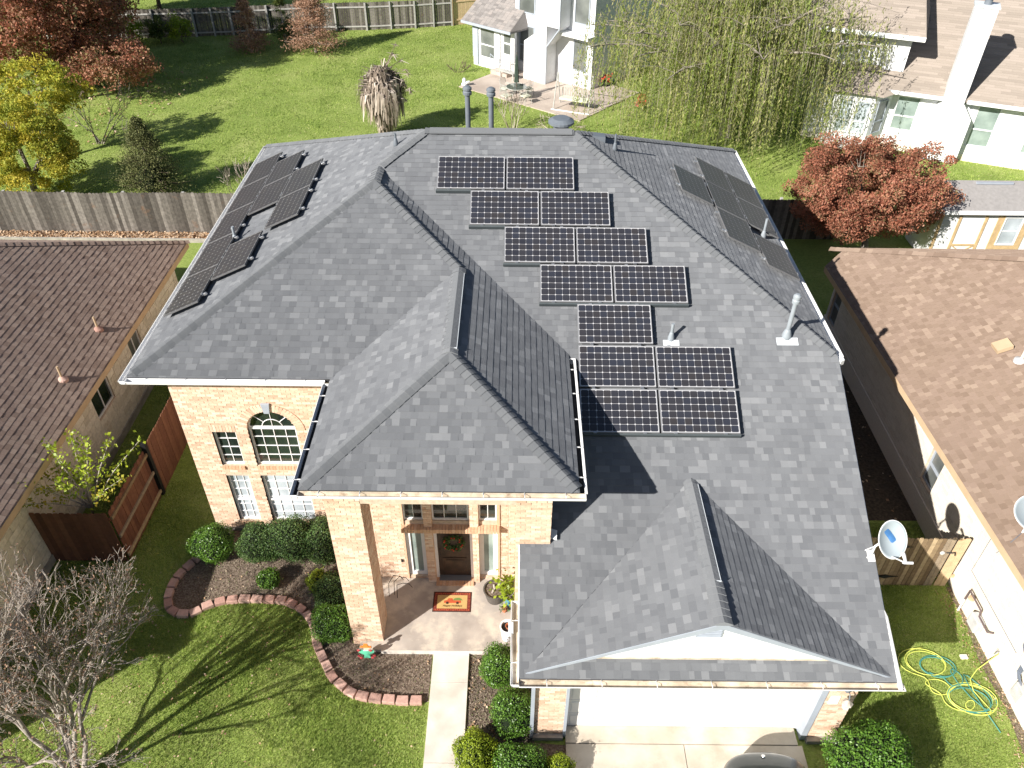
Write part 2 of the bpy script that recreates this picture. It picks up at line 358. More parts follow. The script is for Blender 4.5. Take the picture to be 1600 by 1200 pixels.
def shingle_tiles(plane, expo=.143, wmin=.12, wmax=.36, seed=1, jog=1, bump=.006, base=.009, regular=None):
    """list of (centre, verts, faces, rnd)"""
    out = []
    for poly in plane.polys:
        q = [plane.uv(*p) for p in poly]
        vmin, vmax = min(p[1] for p in q), max(p[1] for p in q); umin, umax = min(p[0] for p in q), max(p[0] for p in q)
        for row in range(math.floor(vmin/expo), math.ceil(vmax/expo)):
            rg = random.Random(seed*7919+row*31); u = -60+rg.uniform(0, .3)
            v0, v1 = row*expo, (row+1)*expo
            band = clip_half(clip_half(q, 0, 1, v1), 0, -1, -v0)
            if len(band) < 3: continue
            bu0, bu1 = min(p[0] for p in band), max(p[0] for p in band)
            if regular: u = -60+(row % 2)*regular*.5+rg.uniform(-.01, .01)
            while u < bu1:
                wd = rg.uniform(wmin, wmax) if not regular else regular
                r = rg.random(); r = r*.7+.1 if r < .86 else .82+.18*rg.random()
                hh = bump*(rg.random() < .5) if not regular else bump*rg.random()*.5
                if u+wd > bu0:
                    t = clip_convex([(u, v0), (u+wd-(.008 if regular else .0), v0), (u+wd-(.008 if regular else 0), v1), (u, v1)], q)
                    if len(t) >= 3 and area(t) > 1e-4:
                        top = [plane.P(a, b, .003+(base+hh)*(1-(b-v0)/expo)) for a, b in t]
                        bot = [plane.P(a, b, -.004) for a, b in t]; n = len(t)
                        # counter-clockwise from above
                        fs = [tuple(range(n))]+[(i, n+i, n+(i+1) % n, (i+1) % n) for i in range(n)]
                        ar = sum(t[i][0]*t[(i+1) % n][1]-t[(i+1) % n][0]*t[i][1] for i in range(n))
                        c = sum(top, Vector())/n
                        if plane_flip(plane, ar): fs = [f[::-1] for f in fs]
                        out.append((c, top+bot, fs, r))
                u += wd
    return out
def plane_flip(plane, ar):
    a = plane.P(1, 0)-plane.P(0, 0); b = plane.P(0, 1)-plane.P(0, 0)
    return (a.cross(b).dot(plane.n) > 0) != (ar > 0)
def in_view(p):
    d = Vector(p)-CAM; z = d.dot(fw)
    if z <= 0: return None
    u, v = 800+1226.97*d.dot(r2)/z, 600-1226.97*d.dot(u2)/z
    return (u, v, z) if -10 < u < 1610 and -10 < v < 1210 else None
def emit_tiles(tiles, single, name, rest, mat_, parent, nmax=300):
    """the pieces nearest the camera as objects of their own, the others joined"""
    sc = []
    for i, t in enumerate(tiles):
        iv = in_view(t[0]); sc.append((iv[2] if iv else 1e9, i))
    near = set(i for z, i in sorted(sc)[:nmax] if z < 1e9) if nmax else set()
    m = MB()
    for i, t in enumerate(tiles):
        if i in near: a = MB(); a.add(t[1], t[2], t[3]); a.build(name, mat_, parent)
        else: m.add(t[1], t[2], t[3])
    return m.build(rest, mat_, parent, kind='stuff')
def deck(planes, parent, thick=.10, name='roof_deck', mat_='deck', h=-.006):
    m = MB()
    for pl in planes:
        for poly in pl.polys:
            v = [Vector((x, y, pl.z(x, y)))+pl.n*h for x, y in poly]; m.prism(v, (0, 0, -thick))
    return m.build(name, mat_, parent)
def caps(a, b, parent, n=(0,0,1), width=.15, step=.15, slope=.42, mat_='cap', name='ridge_cap', lift=.03, nmax=300, join=False):
    """overlapping cap shingles from the low end a to the high end b"""
    a, b = Vector(a), Vector(b); L_ = (b-a).length; d = (b-a)/L_; s_ = d.cross(Vector(n)).normalized(); upv = s_.cross(d).normalized()
    J = MB()
    for i in range(int(L_/step)):
        p0 = a+d*(i*step-.02); p1 = a+d*((i+1)*step+.1 if (i+1)*step+.1 < L_ else L_)
        l0, l1 = lift+.02, lift-.004; w0, w1 = width*random.uniform(.97, 1.03), width*.92
        m = J if join else MB(); r_ = random.random()
        vs = []
        for p, l, wd in ((p0, l0, w0), (p1, l1, w1)):
            vs += [p-s_*wd+upv*(l-wd*slope), p-s_*wd*.45+upv*(l-wd*.3*slope), p+upv*(l+.006), p+s_*wd*.45+upv*(l-wd*.3*slope), p+s_*wd+upv*(l-wd*slope)]
        vs += [p0-s_*w0*1.0+upv*(l0-w0*slope-.03), p0+s_*w0+upv*(l0-w0*slope-.03)]
        f = [(0,1,6,5),(1,2,7,6),(2,3,8,7),(3,4,9,8),(10,11,4,3,2,1,0)]
        m.add(vs, [q[::-1] for q in f], r_)
        if not join: m.build(name, mat_, parent)
    if join: J.build('ridge_caps', mat_, parent, kind='stuff')
class WallFrame:
    """u along the wall (unit vector U), z up, Nn outward"""
    def __init__(s, o, U, Nn): s.o = Vector(o); s.U = Vector(U).normalized(); s.N = Vector(Nn).normalized()
    def P(s, u, z, d=0): return s.o+s.U*u+Vector((0, 0, z))+s.N*d
def brick_tiles(wf, u0, u1, z0, ztop, holes=(), hole_fn=None, bw=.2, bh=.067, joint=.01, proud=.006, seed=3, poly=None, jit=.003):
    """running bond; holes: rects (u0,u1,z0,z1) cut exactly; hole_fn(u,z) drops bricks by centre"""
    out = []; row = 0; z = z0
    if not callable(ztop): zt = lambda u: ztop
    else: zt = ztop
    zmax = max(zt(u0), zt(u1)) if callable(ztop) else ztop
    while z < zmax-.01:
        rg = random.Random(seed*101+row); u = u0-bw*(.5 if row % 2 else 0)-rg.uniform(0, .02); zz = min(z+bh-joint, zmax)
        while u < u1:
            w_ = bw*(1 if bh < .1 else rg.uniform(.6, 1.5))
            spans = [(max(u, u0), min(u+w_-joint, u1))]
            for (a, b, c, d) in holes:
                if zz > c+.01 and z < d-.01:
                    ns = []
                    for (s0, s1) in spans:
                        if s1 <= a or s0 >= b: ns.append((s0, s1)); continue
                        if s0 < a: ns.append((s0, a))
                        if s1 > b: ns.append((b, s1))
                    spans = ns
            for (s0, s1) in spans:
                if s1-s0 < .015: continue
                um = (s0+s1)/2
                if zz > zt(um)+.02: continue
                if hole_fn and hole_fn(um, (z+zz)/2): continue
                r = rg.random(); pr = proud+rg.uniform(-jit, jit)
                v = [wf.P(s0, z, 0), wf.P(s1, z, 0), wf.P(s1, zz, 0), wf.P(s0, zz, 0), wf.P(s0, z, pr), wf.P(s1, z, pr), wf.P(s1, zz, pr), wf.P(s0, zz, pr)]
                fs = [(4,5,6,7),(0,1,5,4),(1,2,6,5),(2,3,7,6),(3,0,4,7)]
                if wf.U.cross(Vector((0,0,1))).dot(wf.N) < 0: fs = [f[::-1] for f in fs]
                out.append((wf.P(um, z, 0), v, fs, r))
            u += w_
        z += bh; row += 1
    return out
def wall_sheet(m, wf, u0, u1, z0, z1, holes, thick=.2):
    """solid wall with rectangular holes, front face at d=0"""
    us = sorted({u0, u1, *[h[0] for h in holes], *[h[1] for h in holes]}); zs = sorted({z0, z1, *[h[2] for h in holes], *[h[3] for h in holes]})
    us = [u for u in us if u0 <= u <= u1]; zs = [z for z in zs if z0 <= z <= z1]
    for i in range(len(us)-1):
        run = None
        for j in range(len(zs)-1):
            um, zm = (us[i]+us[i+1])/2, (zs[j]+zs[j+1])/2
            solid = not any(h[0] < um < h[1] and h[2] < zm < h[3] for h in holes)
            if solid:
                if run is None: run = [zs[j], zs[j+1]]
                else: run[1] = zs[j+1]
            if (not solid or j == len(zs)-2) and run:
                a = [wf.P(us[i], run[0]), wf.P(us[i+1], run[0]), wf.P(us[i+1], run[1]), wf.P(us[i], run[1])]
                m.prism(a, -wf.N*thick); run = None
def window(wf, u0, u1, z0, z1, parent, glass='glassd', frame='white', cols=2, rows=3, depth=.1, fw_=.045, mid=None, mun=.008, label=None, sill=True):
    """window part > frame bars, panes as sub-parts"""
    g = MB(); g.prism([wf.P(u0, z0, -depth), wf.P(u1, z0, -depth), wf.P(u1, z1, -depth), wf.P(u0, z1, -depth)], -wf.N*.01)
    wnd = g.build('window', glass, parent, label=label)
    def bar(nm, a0, a1, b0, b1, d0, d1):
        m = MB(); m.prism([wf.P(a0, b0, d0), wf.P(a1, b0, d0), wf.P(a1, b1, d0), wf.P(a0, b1, d0)], wf.N*(d1-d0)); return m
    m = MB()
    for a in ((u0, u1, z0, z0+fw_), (u0, u1, z1-fw_, z1), (u0, u0+fw_, z0+fw_, z1-fw_), (u1-fw_, u1, z0+fw_, z1-fw_)):
        m.prism([wf.P(a[0], a[2], -depth), wf.P(a[1], a[2], -depth), wf.P(a[1], a[3], -depth), wf.P(a[0], a[3], -depth)], wf.N*.035)
    m.build('frame', frame, wnd)
    mm = MB()
    for i in range(1, cols):
        u = u0+(u1-u0)*i/cols; mm.prism([wf.P(u-mun, z0+fw_, -depth), wf.P(u+mun, z0+fw_, -depth), wf.P(u+mun, z1-fw_, -depth), wf.P(u-mun, z1-fw_, -depth)], wf.N*.018)
    for j in range(1, rows):
        z = z0+(z1-z0)*j/rows; mm.prism([wf.P(u0+fw_, z-mun, -depth+.001), wf.P(u1-fw_, z-mun, -depth+.001), wf.P(u1-fw_, z+mun, -depth+.001), wf.P(u0+fw_, z+mun, -depth+.001)], wf.N*.02)
    if cols > 1 or rows > 1: mm.build('muntins', frame, wnd)
    if mid is not None:
        q = MB(); q.prism([wf.P(u0, mid-.03, -depth), wf.P(u1, mid-.03, -depth), wf.P(u1, mid+.03, -depth), wf.P(u0, mid+.03, -depth)], wf.N*.04); q.build('meeting_rail', frame, wnd)
    return wnd

def add_laps(m, pitch):
    nt = m.node_tree; b = nt.nodes['Principled BSDF']; tc = N(nt, 'ShaderNodeTexCoord'); sx = N(nt, 'ShaderNodeSeparateXYZ'); nt.links.new(tc.outputs['Object'], sx.inputs[0])
    mm = N(nt, 'ShaderNodeMath', operation='MULTIPLY'); mm.inputs[1].default_value = 1/pitch; nt.links.new(sx.outputs[2], mm.inputs[0]); fr = N(nt, 'ShaderNodeMath', operation='FRACT'); nt.links.new(mm.outputs[0], fr.inputs[0])
    bp = N(nt, 'ShaderNodeBump'); bp.invert = True; bp.inputs['Strength'].default_value = .8; bp.inputs['Distance'].default_value = .012; nt.links.new(fr.outputs[0], bp.inputs['Height']); nt.links.new(bp.outputs[0], b.inputs['Normal'])
add_laps(MT['wallwhite'], .16)
# ================================================================ GROUND
def sheet(name, pts, z, mt, kind='structure', thick=0, parent=None):
    m = MB()
    if thick: m.prism([(x, y, z-thick) for x, y in pts], (0, 0, thick))
    else: m.add([(x, y, z) for x, y in pts], [tuple(range(len(pts)))])
    return m.build(name, mt, parent, kind=kind)
sheet('lawn', [(-160, -60), (160, -60), (160, 200), (-160, 200)], 0, 'lawn')
# ================================================================ MAIN HOUSE
XL, XR, YB, H2, H1 = -6.89, 8.49, 11.23, 5.4534, 2.50
SF, SL, SRr, SE, SWF, SEL, SEF = .487, .468, .4879, .4897, .4692, .4598, .4761
YF, YE, XE0, XE1, YG = -.949, -4.1135, -2.563, 2.533, -6.06
ZR, YR, XRL, XRR = 8.227, 5.695, -.963, 2.805
XW, ZW, YW, YWF = -2.072, 7.708, 4.63, 3.856
XEn, ZE, YEF, YEB = .0652, 6.662, -1.575, 1.627
SG, XG = .487, 4.985; ZG = H1+SG*(XG-1.47); YGB = (ZG-H2)/SF
house = thing('brick_house', (0, 0, 0), 'large two storey peach brick house with a grey shingle hip roof carrying solar panels', 'house')
P_left = RoofPlane([[(XL, YF), (XW, YWF), (XW, YW), (XL, YW)], [(XL, YW), (XW, YW), (XRL, YR), (XL, YB)]], H2-SL*XL, SL, 0)
P_main = RoofPlane([[(XE1, 0), (XR, 0), (XRR, YR), (XRL, YR), (XW, YW)], [(2.07, YGB), (XR, YGB), (XR, 0), (2.07, 0)],
    [(2.07, YGB), (XG, YGB), (2.07, -5.46)], [(1.47, -3.7), (2.07, -3.7), (2.07, -5.46), (1.47, YG)], [(XG, YGB), (XR, YGB), (XR, YG)],
    [(1.83, -5.7), (8.14, -5.7), (XR, YG), (1.47, YG)]], H2, 0, SF)
P_right = RoofPlane([[(XR, 0), (XR, YB), (XRR, YR)]], H2+SRr*XR, -SRr, 0)
sb = (ZR-H2)/(YB-YR)
P_back = RoofPlane([[(XL, YB), (XRL, YR), (XRR, YR), (XR, YB)]], H2+sb*YB, 0, -sb)
P_wf = RoofPlane([[(XL, YF), (XE0, YF), (XEn, YEB), (XW, YWF)]], H2-SWF*YF, 0, SWF)
P_wr = RoofPlane([[(XE1, 0), (XW, YW), (XW, YWF), (XEn, YEB)], [(XEn, YEB), (XEn, YEF), (XE1, YE), (XE1, 0)]], H2+SE*XE1, -SE, 0)
P_el = RoofPlane([[(XE0, YF), (XE0, YE), (XEn, YEF), (XEn, YEB)]], H2-SEL*XE0, SEL, 0)
P_ef = RoofPlane([[(XE0, YE), (XE1, YE), (XEn, YEF)]], H2-SEF*YE, 0, SEF)
P_g1 = RoofPlane([[(1.58, -5.97), (XG, -5.97), (XG, YGB)]], H1-SG*1.47, SG, 0)
P_g2 = RoofPlane([[(XG, -5.97), (2*XG-1.58, -5.97), (XG, YGB)]], H1+SG*(2*XG-1.47), -SG, 0)
roof = MB()
planes = (P_left, P_main, P_right, P_back, P_wf, P_wr, P_el, P_ef, P_g1, P_g2)
for pl in planes:
    for poly in pl.polys:
        roof.prism([Vector((x, y, pl.z(x, y)-.006)) for x, y in poly], (0, 0, -.09))
roof = roof.build('roof', 'deck', house)
tiles = []
for i, pl in enumerate(planes):
    if pl is P_back: continue
    tiles += shingle_tiles(pl, seed=i+1, wmin=.09, wmax=.22, expo=.143, base=.0045 if pl in (P_wr, P_right, P_g2) else .008, bump=.002 if pl in (P_wr, P_right, P_g2) else .006)
emit_tiles(tiles, 300, 'shingle', 'shingles', 'shingle', roof, 300)
def pt(pl, x, y, h=0): return Vector((x, y, pl.z(x, y)+h))
# hips and ridges
caps(pt(P_main, XRL, YR), pt(P_main, XRR, YR), roof, width=.17, lift=.05)
rv = MB()                                                     # raised ridge vent along the main ridge
for sgn in (-1, 1):
    rv.prism([(XRL+.1, YR, ZR+.085), (XRR-.05, YR, ZR+.085), (XRR-.05, YR+sgn*.17, ZR+.012), (XRL+.1, YR+sgn*.17, ZR+.012)], (0, 0, -.03))
rv.build('ridge_vent', 'cap', roof)
caps(pt(P_left, XL, YF)+Vector((.12, .12, .06)), pt(P_left, XW, YWF), roof, n=(0, -.2, 1))
caps(pt(P_wf, XEn, YEB)+Vector((-.02, .02, 0)), pt(P_wf, XW, YWF), roof, n=(.3, -.3, 1), slope=.46)
caps(pt(P_wr, XW, YWF), pt(P_wr, XW, YW), roof)
caps(pt(P_main, XW+.05, YW+.05), pt(P_main, XRL, YR), roof, slope=.3)
caps(pt(P_right, XR-.08, .09), pt(P_right, XRR, YR), roof, n=(.3, -.3, 1))
caps(pt(P_left, XL, YB), pt(P_left, XRL, YR), roof, n=(-.3, .3, 1), join=True)
caps(pt(P_right, XR, YB), pt(P_right, XRR, YR), roof, n=(.3, .3, 1), join=True)
caps(pt(P_el, XE0, YE)+Vector((.08, .1, .04)), pt(P_el, XEn, YEF), roof, n=(-.3, -.3, 1))
caps(pt(P_wr, XE1, YE)+Vector((-.06, .08, .03)), pt(P_wr, XEn, YEF), roof, n=(.3, -.3, 1))
caps(pt(P_el, XEn, YEF), pt(P_el, XEn, YEB), roof, width=.16)
caps((XG, -5.97, ZG), (XG, YGB, ZG), roof, width=.17)
for (x, y0, y1, z) in ((XEn, YEF+.15, YEB-.25, ZE), (XG, -5.1, YGB-.15, ZG)):   # slim ridge vents with a metal edge
    v = MB()
    for sgn in (-1, 1): v.prism([(x, y0, z+.058), (x, y1, z+.058), (x+sgn*.12, y1, z+.004), (x+sgn*.12, y0, z+.004)], (0, 0, -.02))
    v.build('ridge_vent', 'cap', roof)
    e = MB(); e.box(x+.121, x+.131, y0, y1, z-.02, z+.008); e.box(x+.0, x+.131, y0-.012, y0, z-.0, z+.03); e.build('vent_edge', 'flash', roof)
# fascia, soffits and gutters
def gutter(a, b, out, parent, inside='gutterin', outside='fasciaw', caps_=(1, 1), name='gutter', hang=True, drop=.085, w_=.145, step=.72, level=-.02):
    """a, b: eave points on the shingle edge; out: unit vector pointing away from the roof"""
    a, b, out = Vector(a), Vector(b), Vector(out); d = (b-a).normalized(); o = Vector((0, 0, level))
    m = MB(); th = .006
    a0, b0 = a+out*.0+o, b+out*0+o
    m.prism([a0+out*.004, b0+out*.004, b0+out*.004+Vector((0,0,-drop)), a0+out*.004+Vector((0,0,-drop))], out*th)
    m.prism([a0+Vector((0,0,-drop)), b0+Vector((0,0,-drop)), b0+out*w_*.75+Vector((0,0,-drop)), a0+out*w_*.75+Vector((0,0,-drop))], (0, 0, th))
    inn = m.build('gutter_trough', inside, parent)
    f = MB()
    p = [a0+out*w_*.75+Vector((0,0,-drop)), a0+out*w_*.8+Vector((0,0,-drop*.5)), a0+out*w_+Vector((0,0,-drop*.15)), a0+out*w_+Vector((0,0,.004)), a0+out*(w_-.012)+Vector((0,0,.004)), a0+out*(w_-.012)+Vector((0,0,-drop*.2)), a0+out*(w_*.8-.012)+Vector((0,0,-drop*.55)), a0+out*(w_*.75-.012)+Vector((0,0,-drop))]
    f.prism(p, b0-a0)
    for e, c in ((caps_[0], a0), (caps_[1], b0)):
        if e: f.prism([c, c+out*w_, c+out*w_*.75+Vector((0,0,-drop)), c+Vector((0,0,-drop))], d*(.006 if c is a0 else -.006))
    g_ = f.build(name, outside, parent)
    if hang:
        L_ = (b-a).length; n = max(1, int(L_/step))
        for i in range(n):
            c = a0+d*(L_*(i+.5)/n); h = MB(); h.prism([c, c+d*.014, c+d*.014+out*w_, c+out*w_], (0, 0, .004))
            h.tube([c+Vector((0,0,.01)), c+out*w_*.5+Vector((0,0,.012))], .004, 5)
            h.build('gutter_hanger', outside, g_)
    return g_
def fascia(a, b, out, parent, h=.17, mt='white', th=.02, top=-.012):
    m = MB(); out = Vector(out); a, b = Vector(a)-out*.012, Vector(b)-out*.012
    m.prism([a+Vector((0,0,top)), b+Vector((0,0,top)), b+Vector((0,0,top-h)), a+Vector((0,0,top-h))], -out*th)
    return m.build('fascia', mt, parent)
gutter((XL, YB, H2), (XL, YF-.115, H2), (-1, 0, 0), house, inside='fasciaw', hang=False)
fascia((XL, YB, H2), (XL, YF, H2), (-1, 0, 0), house)
gutter((XL-.0, YF, H2), (XE0-.115, YF, H2), (0, -1, 0), house, inside='fasciaw')
fascia((XL, YF, H2), (XE0, YF, H2), (0, -1, 0), house)
gutter((XE0, YF-.12, H2), (XE0, YE-.115, H2), (-1, 0, 0), house, inside='black')  # trough painted black for the roof's shade inside it
fascia((XE0, YF, H2), (XE0, YE, H2), (-1, 0, 0), house)
gutter((XE0, YE, H2), (XE1+.115, YE, H2), (0, -1, 0), house)
fascia((XE0, YE, H2), (XE1, YE, H2), (0, -1, 0), house)
gutter((XE1, -.12, H2), (XE1, YE, H2), (1, 0, 0), house, inside='black', caps_=(1, 0))  # trough likewise black in place of shade
fascia((XE1, 0, H2), (XE1, YE, H2), (1, 0, 0), house, h=.15)
gutter((XR, YB, H2), (XR, .05, H2), (1, 0, 0), house, inside='fasciaw', hang=False)
fascia((XR, YB, H2), (XR, 0, H2), (1, 0, 0), house)
mb_ = MB(); mb_.prism([(XR-.05, .1, H2-.04), (XR+.14, .1, H2-.04), (XR+.14, -.06, H2-.04), (XR+.04, -.12, H2-.04), (XR-.05, -.05, H2-.04)], (0, 0, -.12)); mb_.build('gutter_end', 'white', house)
gutter((1.47, YG, H1), (XR+.115, YG, H1), (0, -1, 0), house, w_=.16, step=.95)
fascia((1.47, YG, H1), (XR, YG, H1), (0, -1, 0), house)
gutter((1.47, -4.36, H1+.02), (1.47, YG-.125, H1+.02), (-1, 0, 0), house, w_=.16, step=.85)
# the short return of the roof edge on the left of the garage climbs with the roof
rk = MB(); rk.prism([(1.47, -3.7, P_main.z(0, -3.7)-.02), (1.47, YG, H1-.02), (1.47, YG, H1-.19), (1.47, -3.7, P_main.z(0, -3.7)-.19)], (-.02, 0, 0)); rk.build('rake_board', 'white', house)
rk = MB(); rk.prism([(XR, 0, H2-.02), (XR, YG, H1-.02), (XR, YG, H1-.2), (XR, 0, H2-.2)], (.02, 0, 0)); rk.build('rake_board', 'white', house)
rk = MB(); rk.prism([(XR, -4.9, P_main.z(0, -4.9)+.02), (XR+.05, -5.0, P_main.z(0, -5.0)+.0), (XR+.07, YG-.12, H1+.0), (XR, YG-.12, H1+.03)], (0, 0, -.09)); rk.build('corner_flashing', 'fasciaw', house)
for sx in (1.47+.36, 2*XG-1.47-.36):
    pass
# gable over the garage: siding triangle, rake boards, louvre
gz = lambda x: H1+SG*(min(x, 2*XG-x)-1.47)
m = MB(); m.prism([(1.95, -5.7, 2.62), (2*XG-1.95, -5.7, 2.62), (XG, -5.7, ZG-.1)], (0, .15, 0)); m.build('gable_wall', 'wallwhite', house)
for k in range(9):
    za = 2.72+k*.165; xa = 1.95+(za-2.62)/SG*.92+.12
    if za+.16 < ZG-.12: q = MB(); q.prism([(xa, -5.722, za), (2*XG-xa, -5.722, za), (2*XG-xa-.3, -5.706, za+.162), (xa+.3, -5.706, za+.162)], (0, .02, 0)); q.build('siding_board', 'white', house)
m = MB(); m.box(2.15, 2*XG-2.15, -5.74, -5.7, 2.675, 2.72); m.build('gable_flashing', 'gutterin', house)
for s_ in (-1, 1):
    x0 = XG+s_*(XG-1.50); m = MB()
    m.prism([(XG, -5.985, ZG-.012), (x0, -5.985, gz(x0)-.012), (x0, -5.985, gz(x0)-.05), (XG-0*s_, -5.985, ZG-.17)], (0, .025, 0)); m.build('rake_board', 'trimgrey', house)
    m = MB(); m.prism([(XG, -5.955, ZG-.1), (x0, -5.955, gz(x0)-.1), (x0, -5.72, gz(x0)-.1), (XG, -5.72, ZG-.1)], (0, 0, -.012)); m.build('soffit', 'white', house)
lv = MB(); lv.box(4.66, 5.14, -5.735, -5.7, 3.4, 3.8); lv = lv.build('gable_vent', 'trimgrey', house)
for k in range(7): q = MB(); q.prism([(4.69, -5.74, 3.43+k*.05), (5.11, -5.74, 3.43+k*.05), (5.11, -5.755, 3.45+k*.05), (4.69, -5.755, 3.45+k*.05)], (0, .012, .012)); q.build('louvre', 'trimgrey', lv)
# metal cap where the garage roof dies against the wall
m = MB(); m.box(1.45, 2.10, -3.72, -3.55, 3.56, 3.72); m.build('wall_flashing', 'flash', house)
m = MB(); m.prism([(2.09, -3.73, 3.7), (2.2, -3.78, 3.7), (2.22, -3.6, 3.76), (2.09, -3.55, 3.76)], (0, 0, .03)); m.build('kickout_flashing', 'flash', house)
# soffits (closed boxes under the eaves)
m = MB(); zs = H2-.14
for (x0, x1, y0, y1) in ((XL+.02, -6.33, YF+.02, YB), (-6.33, XE0, YF+.02, -.5), (XE0+.02, XE1-.02, YE+.02, -.52), (8.0, XR-.02, .02, YB), (2.07, XE1-.02, -.52, .02)):
    m.box(x0, x1, y0, y1, zs-.015, zs)
m.build('soffit', 'white', house)
m = MB(); m.box(1.49, XR-.02, YG+.02, -5.9, H1-.2, H1-.18); m.build('soffit', 'white', house)
# ---- walls
FRONT = WallFrame((0, -.5, 0), (1, 0, 0), (0, -1, 0))
WL_H = H2-.15
# openings of the front left bay
w_arch = (-4.83, -3.71); w_side = (-5.68, -5.13); zsp = 3.56; arc_r = (w_arch[1]-w_arch[0])/2; axc = sum(w_arch)/2
holes = [(w_side[0], w_side[1], 2.37, 3.47), (w_side[0], w_side[1], .36, 2.02), (w_arch[0], w_arch[1], .34, 2.03), (w_arch[0], w_arch[1], 2.38, zsp)]
arch_holes = []
NS = 16
for k in range(NS):
    a0 = w_arch[0]+(w_arch[1]-w_arch[0])*k/NS; a1 = w_arch[0]+(w_arch[1]-w_arch[0])*(k+1)/NS; um = (a0+a1)/2
    arch_holes.append((a0, a1, zsp, zsp+math.sqrt(max(0, arc_r**2-(um-axc)**2))*.98))
wm = MB()
wall_sheet(wm, FRONT, -6.33, -2.0, 0, WL_H, holes+arch_holes)
DOORW = WallFrame((0, -2.05, 0), (1, 0, 0), (0, -1, 0))
dh = [(-1.15, -.7, 2.22, 3.3), (-.5, .33, 2.22, 3.3), (.56, .97, 2.22, 3.3), (-1.16, -.69, .22, 1.95), (.55, .99, .22, 1.95), (-.5, .41, .12, 1.97)]
wall_sheet(wm, DOORW, -2.1, 2.07, 0, WL_H, dh)
wm.box(-6.33, -6.13, -.3, 10.8, 0, WL_H); wm.box(7.8, 8.0, 0, 10.8, 0, WL_H); wm.box(-6.33, 8.0, 10.6, 10.8, 0, WL_H)
wm.box(-2.1, -1.9, -2.0, -.5, 0, WL_H)                         # return wall beside the porch
wm.box(1.87, 2.07, -3.6, 0, 2.4, WL_H)                         # wing wall over the garage roof
wm.prism([(7.8, 0, 0), (7.8, -5.8, 0), (7.8, -5.8, H1-.1), (7.8, 0, H2-.3)], (.2, 0, 0))
wm.prism([(1.8, -2.05, 0), (1.8, -5.8, 0), (1.8, -5.8, H1-.1), (1.8, -2.05, P_main.z(0, -2.05)-.2)], (.2, 0, 0))
GAR = WallFrame((0, -5.9, 0), (1, 0, 0), (0, -1, 0))
wall_sheet(wm, GAR, 1.8, 8.0, 0, H1-.2, [(2.402, 7.418, 0, 2.298)])
walls = wm.build('wall', 'mortar', house)
def arch_cut(u, z): return (u-axc)**2+(z-zsp)**2 < (arc_r+.2)**2 and z > zsp-.02
bt = brick_tiles(FRONT, -6.33, -2.0, 0, WL_H, [(h[0]-.0, h[1]+.0, h[2]-.11, h[3]+(.22 if h[3] == 3.47 else 0)) for h in holes], arch_cut, seed=5)
bt += brick_tiles(DOORW, -2.1, 2.07, .12, WL_H, [(-1.20, 1.04, .12, 3.3)]+[(1.225, 1.245, 0, 6)], None, seed=6)
bt += brick_tiles(GAR, 1.8, 8.0, .12, H1-.2, [(2.40, 7.42, 0, 2.3)], None, seed=7)
bt += brick_tiles(WallFrame((-2.1, -2.05, 0), (0, 1, 0), (-1, 0, 0)), 0, 1.5, 0, WL_H, seed=8)
# the two square porch pillars
for (px0, px1) in ((-2.25, -1.58), (1.40, 2.07)):
    m = MB(); m.box(px0, px1, -3.80, -3.13, 0 if px0 < 0 else 0, WL_H); pil = m.build('porch_pillar', 'mortar', house)
    pb = []
    pb += brick_tiles(WallFrame((px0, -3.80, 0), (1, 0, 0), (0, -1, 0)), -.006, .676, .0, WL_H, seed=11)
    pb += brick_tiles(WallFrame((px1, -3.80, 0), (0, 1, 0), (1, 0, 0)), 0, .67, .0, WL_H, seed=12)
    pb += brick_tiles(WallFrame((px0, -3.80, 0), (0, 1, 0), (-1, 0, 0)), 0, .67, .0, WL_H, seed=13)
    pb += brick_tiles(WallFrame((px0, -3.13, 0), (1, 0, 0), (0, 1, 0)), 0, .67, .0, WL_H, seed=14)
    emit_tiles(pb, 1, 'brick', 'bricks', 'brick', pil, 150)
emit_tiles(bt, 1, 'brick', 'bricks', 'brick', walls, 300)
# beam under the eave between the pillars is hidden by the gutter; the ceiling closes the porch
m = MB(); m.box(-2.1, 2.07, -3.8, -2.05, WL_H-.02, WL_H); m.build('porch_ceiling', 'white', house)
m = MB(); m.box(-2.25, 2.07, -3.80, -3.55, 4.75, WL_H-.02); m.build('porch_beam', 'mortar', house)
# soldier courses, sills and the arch ring
def soldiers(wf, u0, u1, z0, h, proud, n=None, mt='brick', parent=walls, name='soldier_brick'):
    n = n or int((u1-u0)/.072)
    for i in range(n):
        a = u0+(u1-u0)*i/n; b = u0+(u1-u0)*(i+1)/n-.008; m = MB()
        m.prism([wf.P(a, z0), wf.P(b, z0), wf.P(b, z0+h), wf.P(a, z0+h)], wf.N*(proud+random.uniform(-.002, .002))); m.build(name, mt, parent)
soldiers(FRONT, w_side[0]-.1, w_side[1]+.02, 3.48, .2, .012)
for (a, b) in (w_side, w_arch):
    soldiers(FRONT, a, b, 2.27, .1, .05, mt='brickorange', name='sill_brick')
    soldiers(FRONT, a, b, .25, .1, .05, mt='brickorange', name='sill_brick')
for k in range(27):
    t = math.pi*(k+.5)/27
    if abs(t-math.pi/2) < .07: continue
    c = FRONT.P(axc+math.cos(t)*(arc_r+.11), zsp+math.sin(t)*(arc_r+.11)); rd = Vector((math.cos(t), 0, math.sin(t))); tg = Vector((-math.sin(t), 0, math.cos(t)))
    m = MB(); m.obox(c, tg, rd, (0, -1, 0), .034*1.1, .105, .02); m.build('arch_brick', 'brick', walls)
